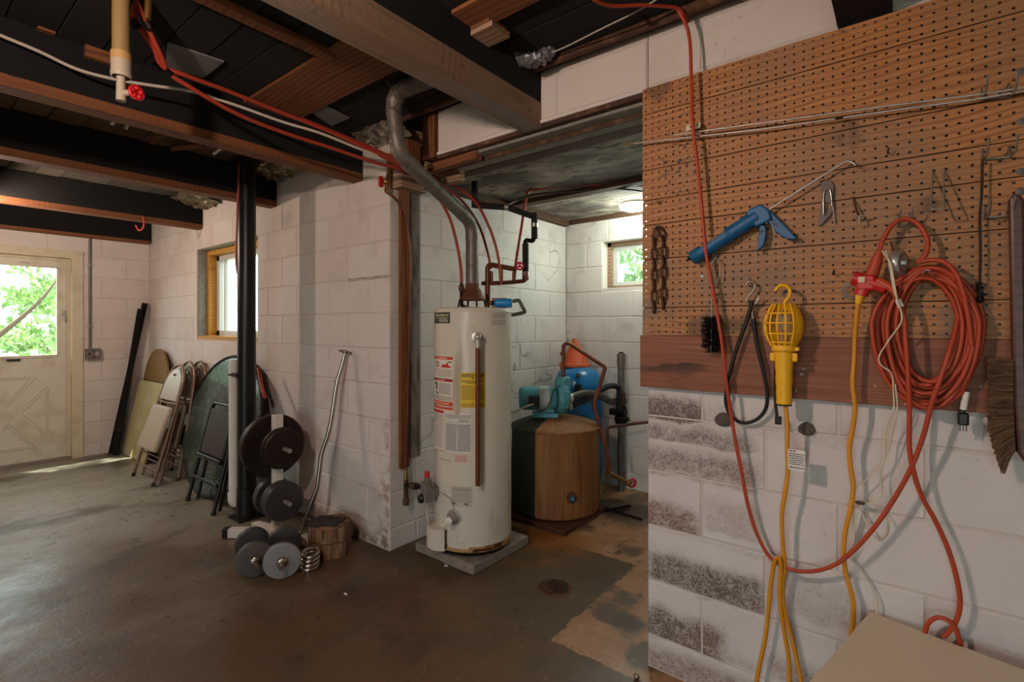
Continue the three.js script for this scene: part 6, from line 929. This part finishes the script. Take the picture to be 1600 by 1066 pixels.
// orange extension cord: hanging run, coil, loops; red three-way adapter
{ const o = thing('extension_cable', 'long orange extension cord coiled on the pegboard and looped from the ceiling', 'cord', W(1450, 650, 0.06)), cr = 0.0058, S = sweep;
  part(o, 'ceiling_run', S(smooth([V(W(1074, 38, 0.05).x - 0.02, 2.36, Z0 + 0.1), ...wpath([[1075, 48, 0.08], [1080, 120, 0.085], [1082, 190, 0.09], [1090, 260, 0.085], [1097, 330, 0.08], [1104, 400, 0.08], [1117, 470, 0.08], [1128, 535, 0.08], [1134, 590, 0.08], [1144, 660, 0.07], [1157, 730, 0.065], [1170, 795, 0.06], [1186, 842, 0.06], [1206, 874, 0.06], [1235, 890, 0.06], [1268, 893, 0.06], [1302, 884, 0.065], [1332, 862, 0.07], [1368, 822, 0.075], [1400, 775, 0.08], [1425, 728, 0.085], [1443, 680, 0.095], [1456, 630, 0.105], [1470, 590, 0.11], [1484, 548, 0.1], [1494, 510, 0.08], [1500, 470, 0.06], [1492, 438, 0.05]])], 7), cr, 10), matOrangeCord);
  const turns = 11, P = [], n = turns * 44; for (let i = 0; i <= n; i++) { const u = i / 44, k = Math.floor(u) + 0.0, a = u * Math.PI * 2, j = (s) => PERM[Math.floor(u + 0.5) * 31 + s] - 0.5, f = u / turns; const hwp = 66 + 16 * Math.sin(f * 9) * 0.9 + 9 * (PERM[(Math.floor(u) * 7 + 3)] * (1 - (u % 1)) + PERM[(Math.floor(u) * 7 + 10)] * (u % 1) - 0.5) * 2, low = 98 + 22 * Math.sin(f * 7 + 1), cx = 1450 + 6 * Math.sin(f * 13), cyy = 505, sn = Math.sin(a), cs = Math.cos(a); const x = cx + hwp * sn * (1 - 0.12 * (cs > 0 ? cs : 0)), y = cs > 0 ? cyy - cs * (78 + 10 * Math.sin(f * 11)) : cyy - cs * (low + 14); P.push(W(x, y, PB + 0.024 + 0.032 * (0.5 + 0.5 * Math.sin(f * 23)) + 0.006 * Math.sin(a * 2 + f * 5))); }
  part(o, 'coil', S(P, cr, 8), matOrangeCord);
  part(o, 'top_loop', S(smooth(wpath([[1374, 392, 0.09], [1380, 374, 0.085], [1394, 352, 0.08], [1412, 342, 0.075], [1430, 347, 0.075], [1444, 362, 0.08], [1450, 382, 0.085], [1444, 402, 0.09], [1434, 410, 0.085], [1450, 407, 0.09], [1472, 408, 0.095], [1490, 422, 0.1], [1502, 448, 0.1], [1512, 490, 0.095], [1518, 540, 0.09]]), 6), cr, 10), matOrangeCord);
  part(o, 'socket_end', S([W(1374, 393, 0.09), W(1369, 410, 0.095), W(1361, 432, 0.1)], (s) => 0.0075 + 0.009 * Math.min(1, s * 1.6), 12), matOrangeCord, 'moulded orange socket end');
  part(o, 'hanging_run', S(smooth(wpath([[1402, 466, 0.115], [1411, 490, 0.115], [1415, 530, 0.115], [1419, 590, 0.11], [1421, 640, 0.1], [1421, 700, 0.09], [1427, 735, 0.085], [1440, 775, 0.075], [1462, 815, 0.065], [1482, 860, 0.06], [1495, 905, 0.055], [1500, 940, 0.055], [1495, 968, 0.05], [1480, 990, 0.045], [1474, 996, 0.045]]), 6), cr, 10), matOrangeCord);
  part(o, 'floor_loop', S(smooth(wpath([[1444, 990, 0.05], [1452, 972, 0.055], [1468, 965, 0.06], [1485, 972, 0.06], [1496, 990, 0.05], [1502, 1030, 0.045], [1500, 1080, 0.04]]), 6), cr, 10), matOrangeCord);
  part(o, 'plug', merge([cyl(W(1508, 628, 0.06), W(1503, 645, 0.06), 0.006, 0.007, 10), rbox(0.022, 0.032, 0.018, 0.005).translate(W(1505, 655, 0.06).x, W(1505, 655, 0.06).y, Z0 + 0.06), ...[-0.006, 0, 0.006].map((d, i) => box(W(1505, 672, 0.06).x + d - 0.001, W(1505, 672, 0.06).x + d + 0.001, W(1505, 674, 0.06).y, W(1505, 660, 0.06).y, Z0 + 0.058, Z0 + 0.062))]), matBlackPlastic, 'black three pin plug');
  part(o, 'white_sleeve', cyl(W(1510, 612, 0.062), W(1505, 640, 0.06), 0.0075, 0.0075, 10), matPlasticWhite);
  part(o, 'top_hook', sweep(smooth(wpath([[1440, 442, PB], [1442, 428, PB + 0.07], [1447, 422, PB + 0.08], [1454, 424, PB + 0.08], [1457, 442, PB + 0.03], [1457, 446, PB]]), 5), 0.0024, 6), matWire);
  // adapter
  const A = W(1356, 441, 0.105), ad = thing('cord_adapter', 'red three outlet adapter with plugs in it', 'adapter', A), e = W(1333, 434, 0.105), f = W(1386, 449, 0.11);
  part(ad, 'body', merge([sweep([e, A], 0.019, 14), sweep([A, f], 0.018, 14), sweep([W(1352, 440, 0.105), W(1345, 462, 0.105)], 0.0175, 14), rbox(0.042, 0.042, 0.036, 0.007).translate(A.x - 0.004, A.y - 0.002, A.z)]), matRedPlastic); const lb = part(ad, 'rating_label', rbox(0.015, 0.016, 0.001, 0.0004).translate(W(1346, 437, 0.125).x, W(1346, 437, 0.125).y, Z0 + 0.1265), mat(0xd8c8a6, 0.7), 'pale rating label');
  part(ad, 'orange_plug', sweep(smooth([W(1372, 440, 0.112), W(1384, 445, 0.118), W(1396, 455, 0.118), W(1403, 468, 0.115)], 4), (s) => 0.013 - 0.0065 * s, 12), matOrange, 'moulded orange plug'); part(ad, 'cord_label', cyl(W(1403, 468, 0.115), W(1408, 480, 0.115), 0.0072, 0.0072, 12), matPlasticWhite);
}
{ // yellow cord
  const o = thing('yellow_cord', 'yellow cord plugged in the red adapter and hanging to the floor', 'cord', W(1333, 600, 0.08)); part(o, 'plug_head', sweep([W(1345, 456, 0.105), W(1341, 474, 0.1)], (s) => 0.0135 - 0.006 * s, 12), matYellow);
  part(o, 'cord', sweep(smooth(wpath([[1341, 472, 0.1], [1336, 520, 0.085], [1334, 570, 0.08], [1332, 600, 0.08], [1336, 635, 0.075], [1333, 665, 0.07], [1327, 700, 0.065], [1329, 730, 0.065], [1333, 760, 0.06], [1330, 790, 0.06], [1321, 830, 0.055], [1318, 865, 0.055], [1322, 900, 0.05], [1331, 930, 0.05], [1333, 965, 0.045], [1329, 1000, 0.045], [1326, 1022, 0.045]]), 6), 0.0062, 10), matYellowCord);
  part(o, 'plug_blade', box(W(1320, 1025, 0.045).x, W(1326, 1025, 0.045).x, W(1323, 1036, 0.045).y, W(1323, 1016, 0.045).y, Z0 + 0.04, Z0 + 0.05), matIron); }
{ // twine
  const o = thing('twine', 'tangled pale twine hanging beside the coiled orange cord', 'twine', W(1345, 785, 0.05)), r = 0.0021, S = (l, off) => sweep(smooth(wpath(l, off), 6), r, 6);
  part(o, 'strand', S([[1384, 392, 0.1], [1390, 412, 0.115], [1394, 440, 0.125], [1399, 462, 0.13]], 0.1), matTwine); part(o, 'strand', S([[1378, 392, 0.1], [1390, 408, 0.12], [1396, 435, 0.125], [1401, 465, 0.13], [1409, 500, 0.125], [1390, 530, 0.115], [1373, 560, 0.11], [1378, 572, 0.105], [1392, 582, 0.1], [1396, 610, 0.09], [1396, 640, 0.08], [1383, 675, 0.06], [1382, 712, 0.05], [1375, 740, 0.045], [1378, 768, 0.04], [1370, 783, 0.04], [1350, 788, 0.04]], 0.1), matTwine);
  part(o, 'strand', S([[1399, 600, 0.09], [1402, 640, 0.08], [1395, 670, 0.06], [1385, 712, 0.05], [1362, 742, 0.045], [1335, 764, 0.055]], 0.05), matTwine); part(o, 'strand', S([[1345, 786], [1335, 795], [1334, 830], [1333, 850], [1325, 862]], 0.04), matTwine); part(o, 'strand', S([[1340, 788], [1352, 812], [1362, 832], [1374, 845], [1386, 836], [1388, 818], [1380, 800], [1360, 788]], 0.035), matTwine); part(o, 'strand', S([[1324, 870], [1340, 885], [1358, 912], [1369, 935], [1370, 960]], 0.03), matTwine); part(o, 'knot', ball(W(1344, 786, 0.042), 0.007, 1.8, 0.8, 1), mat(0x5a4a36, 0.9)); }
solo('wire_coil', merge([0, 1, 2, 3].map((k) => ring(W(1331, 454, PB + 0.012 + 0.003 * k), V(-0.1, 0.1 * k - 0.1, 1), 0.026 - 0.0035 * k, 0.0012, 5, 26))), matWire, 'thin grey wire coil behind the red adapter', 'wire', W(1331, 454, PB));
{ const o = thing('tape_roll', 'shiny metal tape roll hanging behind the twine', 'roll', W(1398, 410, PB)), c = W(1396, 412, PB + 0.045); part(o, 'roll', latheOn([[0.018, 0], [0.033, 0], [0.033, 0.022], [0.018, 0.022], [0.018, 0]], c, V(0.9, 0, 0.35), 28), matSteel); const h = W(1392, 378, PB); part(o, 'hanger', sweep([h, V(h.x, h.y - 0.004, h.z + 0.03), V(c.x, c.y + 0.03, c.z)], 0.0022, 6), matRust); }
{ const m = mat(0x84756b, 0.95, 0, { bumpMap: gritBump, bumpScale: 0.006 }); for (const [x, y, r, l] of [[1130, 657, 0.028, 'grey mud wasp nest partly behind the black strap loop'], [1260, 672, 0.024, 'round grey mud wasp nest under the trouble light']]) { const c = W(x, y, 0.003), g = new THREE.IcosahedronGeometry(r, 4), p = g.attributes.position; for (let i = 0; i < p.count; i++) { const k = 0.9 + 0.22 * fbm(p.getX(i) * 120 + 9, p.getY(i) * 120, 3); p.setXYZ(i, p.getX(i) * k, p.getY(i) * k * (p.getY(i) < 0 ? 0.75 : 0.95), p.getZ(i) * k * 0.7); } g.computeVertexNormals(); solo('wasp_nest', g.translate(c.x, c.y, c.z), m, l, 'wasp nest', c); } }

// drywall offcut lying on a carton at the foot of the wall
{ const a = V(-0.086, 0, -1.765), u = V(0.303, 0, 0.07).normalize(), n = V(-u.z, 0, u.x), y = 0.44, poly = [], N = 40; for (let i = 0; i <= N; i++) { const p = a.clone().addScaledVector(u, 1.1 * i / N).addScaledVector(n, i ? rr(0, 0.007) : 0.004); poly.push([p.x, p.z]); } const c = a.clone().addScaledVector(u, 1.1).addScaledVector(n, 0.55), d = a.clone().addScaledVector(n, 0.55).addScaledVector(u, 0.01); poly.push([c.x, c.z], [d.x, d.z]);
  const o = thing('drywall_sheet', 'cream drywall offcut with crumbly edge lying on a carton', 'drywall', V(a.x + 0.4, y, a.z + 0.3)); part(o, 'face_paper', prism(poly, y + 0.011, y + 0.0125), matDrywall); part(o, 'gypsum_core', prism(poly.map(([x, z]) => [x + (x > 0.4 ? -0.004 : 0.004), z + 0.003]), y, y + 0.011), mat(0xe8e2d6, 0.95), 'chalky broken edge');
  const k = a.clone().addScaledVector(u, 0.55).addScaledVector(n, 0.3), g = rbox(0.8, y, 0.4, 0.006); g.rotateY(-Math.atan2(u.z, u.x)); solo('cardboard_carton', g.translate(k.x, y / 2, k.z), mat(0x9a7a55, 0.85), 'cardboard carton under the drywall offcut', 'carton', V(k.x, 0, k.z)); }
// ---------------------------------------------------------------- under the deck
{ // white valve pipe
  const t = 1.6, q = (x, y) => at(x, y, { t }), c = q(189, 100), col = (y) => V(c.x, at(189, y, { t }).y, c.z), o = thing('pvc_drop', 'cream plastic pipe with red handled valve hanging from the deck', 'pipe', col(158));
  part(o, 'pipe_run', cyl(col(84), V(c.x, DECK - 0.02, c.z), 0.0235, 0.0235, 22), matPvcOld, 'yellowed plastic pipe'); part(o, 'coupling', latheOn([[0.024, 0], [0.027, 0.002], [0.028, 0.012], [0.0265, 0.02], [0.027, col(82).y - col(120).y]], col(121), V(0, 1, 0), 24), matPvc); part(o, 'stains', cyl(col(95), col(83), 0.0274, 0.0274, 22), mat(0xb08a52, 0.6)); part(o, 'reducer', cyl(col(134), col(117), 0.0115, 0.0125, 16), matPvc); 
  part(o, 'valve_body', merge([cyl(col(158), col(131), 0.0135, 0.0125, 16), cyl(col(146), col(144).addScaledVector(RGT, 0.042), 0.010, 0.009, 14)]), matPvc); const h = col(145).addScaledVector(RGT, 0.05); part(o, 'red_handwheel', merge([ring(h, RGT.clone().add(toCamFrom(c).multiplyScalar(0.9)), 0.0195, 0.0055, 8, 20), ...[0, 1, 2, 3, 4].map((k) => ball(h.clone().add(V(0, 0.014 * Math.cos(k * 1.257), 0)).addScaledVector(FWD, 0.010 * Math.sin(k * 1.257)).addScaledVector(RGT, 0.007 * Math.sin(k * 1.257)), 0.0085, 1, 1, 1, 8, 6)), cyl(col(145).addScaledVector(RGT, 0.036), h, 0.006, 0.006, 8)]), matRed, 'red handwheel'); }
solo('cable', sweep(smooth([V(-2.5, 2.378, 1.4), V(-2.5, 2.37, 0.5), ...tpath([[-40, 38, 1.7], [0, 55, 1.75], [60, 80, 1.82], [120, 108, 1.88], [180, 124, 1.93], [240, 134, 1.99], [300, 143, 2.05], [370, 165, 2.13], [440, 190, 2.22], [500, 208, 2.3], [560, 232, 2.4], [590, 243, 2.46]])], 7), 0.0065, 8), matCable, 'pale grey cable draped across the first beam', 'cable', at(0, 55, { t: 1.78 }));
const sheet = (label, pts, y, m) => { const p = pts.map(([x, yy]) => at(x, yy, { y })); return solo('metal_patch', prism(p.map((q) => [q.x, q.z]), y, y + 0.006), m, label, 'patch', V(p[0].x, y, p[0].z)); };
const matPatch = mat(0x7d7c80, 0.6, 0.2);
sheet('larger grey sheet patch under the deck behind the white valve pipe', [[262, 68], [350, 97], [318, 122], [258, 105]], DECK - 0.024, matPatch); sheet('smaller grey sheet patch under the deck near the red pipes', [[504, 164], [546, 185], [518, 197], [485, 175]], DECK - 0.024, matPatch);
solo('wood_lath', box(-1.85, -1.80, DECK - 0.045, DECK - 0.018, -1.14, -0.6), matWoodOrange, 'thin brown lath nailed under the deck', 'lath', V(-1.82, DECK - 0.045, -0.9));
solo('wood_lath', box(-1.62, -1.59, DECK - 0.03, DECK - 0.018, -1.0, -0.82), matWoodOrange, 'short brown lath end under the deck by the main beam', 'lath', V(-1.6, DECK - 0.03, -0.9));
{ const p = at(760, 60, { y: 2.33 }); const o = thing('broken_board', 'splintered board end sticking past the main beam', 'board', p); part(o, 'board_layer', mapUV(box(p.x - 0.1, p.x + 0.07, 2.33, 2.35, p.z - 0.05, p.z + 0.05)), matWood); part(o, 'board_layer', mapUV(box(p.x - 0.1, p.x + 0.055, 2.352, 2.372, p.z - 0.05, p.z + 0.05)), matWoodOrange); }
for (const [x, y, w] of [[160, 88, 0.11], [72, 40, 0.05]]) { const p = at(x, y, { x: -2.53 }); solo('wood_cleat', box(-2.54, -2.515, p.y - 0.025, p.y + 0.02, p.z - w / 2, p.z + w / 2), matWoodOrange, w > 0.1 ? 'wood cleat on the first beam beside the valve pipe' : 'small wood scrap on the first beam', 'cleat', V(-2.53, p.y, p.z)); }
// iron pipe on the header and foil duct
solo('iron_pipe', sweep([V(-2.25, 2.372, Z0 + 0.06), V(-1.8, 2.37, Z0 + 0.06), V(-1.35, 2.368, Z0 + 0.06)], 0.017, 14), matRust, 'rusty iron pipe along the header between flue and beam', 'pipe', V(-1.8, 2.37, Z0 + 0.06));
solo('iron_pipe', sweep([V(-1.245, 2.366, Z0 + 0.06), V(-0.7, 2.36, Z0 + 0.06), V(-0.17, 2.355, Z0 + 0.06)], 0.018, 14), matRust, 'rusty iron pipe along the header past the main beam', 'pipe', V(-0.7, 2.36, Z0 + 0.06));
solo('thin_wire', sweep(smooth(tpath([[1040, -10, 1.62], [1000, 15, 1.68], [940, 45, 1.8], [880, 75, 1.95], [862, 82, 1.98]]), 5), 0.003, 6), matCable, 'thin pale wire stretched under the deck toward the foil duct', 'wire', at(940, 45, { t: 1.8 }));
solo('extension_lead', sweep(smooth(tpath([[900, -25, 1.55], [930, 0, 1.58], [955, 9, 1.62], [1000, 8, 1.65], [1040, 10, 1.68], [1062, 15, 1.7], [1075, 36, 1.72]]), 6), 0.0058, 10), matOrangeCord, 'orange cord running over the deck to the pegboard drop', 'cord', at(955, 9, { t: 1.62 }));
{ const o = thing('foil_duct', 'crinkled silver foil duct elbow above the header', 'duct', at(845, 92, { t: 2.0 })), P = smooth(tpath([[800, 84, 2.06], [830, 92, 2.04], [850, 86, 2.02], [860, 72, 2.0], [862, 58, 2.0]]), 7), R = 0.03; const g = sweep(P, (s) => R * (1.15 - 0.2 * s), 12).toNonIndexed(), gp = g.attributes.position; for (let i = 0; i < gp.count; i++) { const x = gp.getX(i), y = gp.getY(i), z = gp.getZ(i), h = (k) => PERM[(Math.round(x * 997) * 31 + Math.round(y * 991) * 17 + Math.round(z * 983) * 7 + k) & 65535] - 0.5; gp.setXYZ(i, x + 0.014 * h(1), y + 0.014 * h(2), z + 0.014 * h(3)); } g.computeVertexNormals(); part(o, 'duct', g, mat(0x8f9096, 0.4, 0.8)); }
function crumple(label, x0, x1, z0, z1, y0, y1, m) { const g = new THREE.PlaneGeometry(1, 1, 14, 10), p = g.attributes.position; for (let i = 0; i < p.count; i++) { const u = p.getX(i) + 0.5, v = p.getY(i) + 0.5; p.setXYZ(i, x0 + (x1 - x0) * u, y0 + (y1 - y0) * v + 0.03 * (PERM[i * 11 + 77] - 0.5), z0 + (z1 - z0) * v + 0.02 * (PERM[i * 7 + 3] - 0.5)); } const n = g.toNonIndexed(); n.computeVertexNormals(); const mm = m.clone(); mm.side = THREE.DoubleSide; return solo('foil_batt', n, mm, label, 'insulation', V((x0 + x1) / 2, y0, z0), 'foil insulation batts at the wall top'); }
crumple('gold foil insulation stuffed between beams above the dark post', -3.58, -3.2, Z0 + 0.22, Z0 + 0.02, 2.37, 2.31, matGoldFoil); crumple('silvery foil insulation stuffed above the framed window', -4.91, -4.5, Z0 + 0.25, Z0 + 0.02, 2.37, 2.30, matGoldFoil); crumple('silvery foil scrap at the pier top by the flue', -2.5, -2.1, Z0 + 0.12, Z0 + 0.005, 2.385, 2.3, matTinFoil);
{ // red ceiling hook on the fourth bay
  const c = at(222, 350, { t: 4.1 }), o = thing('ceiling_hook', 'red coated storage hook hanging from the beam by the window', 'hook', c), q = (x, y) => at(x, y, { t: 4.1 }); part(o, 'hook', sweep(smooth([q(223, 338), q(225, 348), q(223, 357), q(217, 360), q(212, 352)], 5), 0.006, 8), matRedPlastic); part(o, 'wire', sweep(smooth([q(212, 300), q(218, 318), q(220, 330), q(223, 340)], 5), 0.004, 6), matCable); }
for (const [a, b, l] of [[[183, 185], [174, 195], 'short bright conduit end under the deck, slanted one by the beam'], [[201, 189], [197, 202], 'short bright conduit end under the deck, upright one by the beam'], [[349, 229], [333, 241], 'short bright conduit end beside the steel post top']]) { const p = at(a[0], a[1], { y: DECK - 0.012 }), tt = p.clone().dot(FWD), q = at(b[0], b[1], { t: tt }); solo('conduit_stub', sweep([p, q], 0.008, 8), matPlasticWhite, l, 'conduit', p); }
{ // wood truss bits between the first two beams
  const m = matWoodOrange; for (const [a, b, l] of [[[236, 222], [262, 205], 'slanted brown bridging stick between the first beams'], [[268, 232], [318, 226], 'flat brown bridging stick between the first beams']]) { const p = at(a[0], a[1], { y: DECK - 0.05 }), q = at(b[0], b[1], { y: DECK - 0.03 }); solo('bridging_stick', sweep([p, q], 0.02, 4), m, l, 'stick', p); } }
// small bits on the floor
for (const [x, y, w, d, l] of [[697, 883, 0.012, 0.008, 'white paint chip beside the heater pavers'], [540, 927, 0.012, 0.005, 'pale chip on the open brown floor'], [808, 853, 0.025, 0.018, 'crumpled grey scrap against the heater pavers']]) { const p = at(x, y, { y: 0.006 }), g = new THREE.IcosahedronGeometry(1, 2), q = g.attributes.position; for (let i = 0; i < q.count; i++) { const k = 0.7 + 0.5 * PERM[i * 3 + 11]; q.setXYZ(i, q.getX(i) * w * k, Math.abs(q.getY(i)) * 0.5 * w * k - 0.003, q.getZ(i) * d * k); } g.computeVertexNormals(); solo('floor_scrap', g.translate(p.x, 0.003, p.z), matPlasticWhite, l, 'scrap', V(p.x, 0, p.z)); }
{ const p = at(995, 1062, { y: 0 }); solo('glass_shard', new THREE.OctahedronGeometry(0.012, 1).translate(p.x, 0.012, p.z), matChrome, 'small shiny metal bit at the foot of the pegboard wall', 'scrap', p); }

renderer.render(scene, camera);
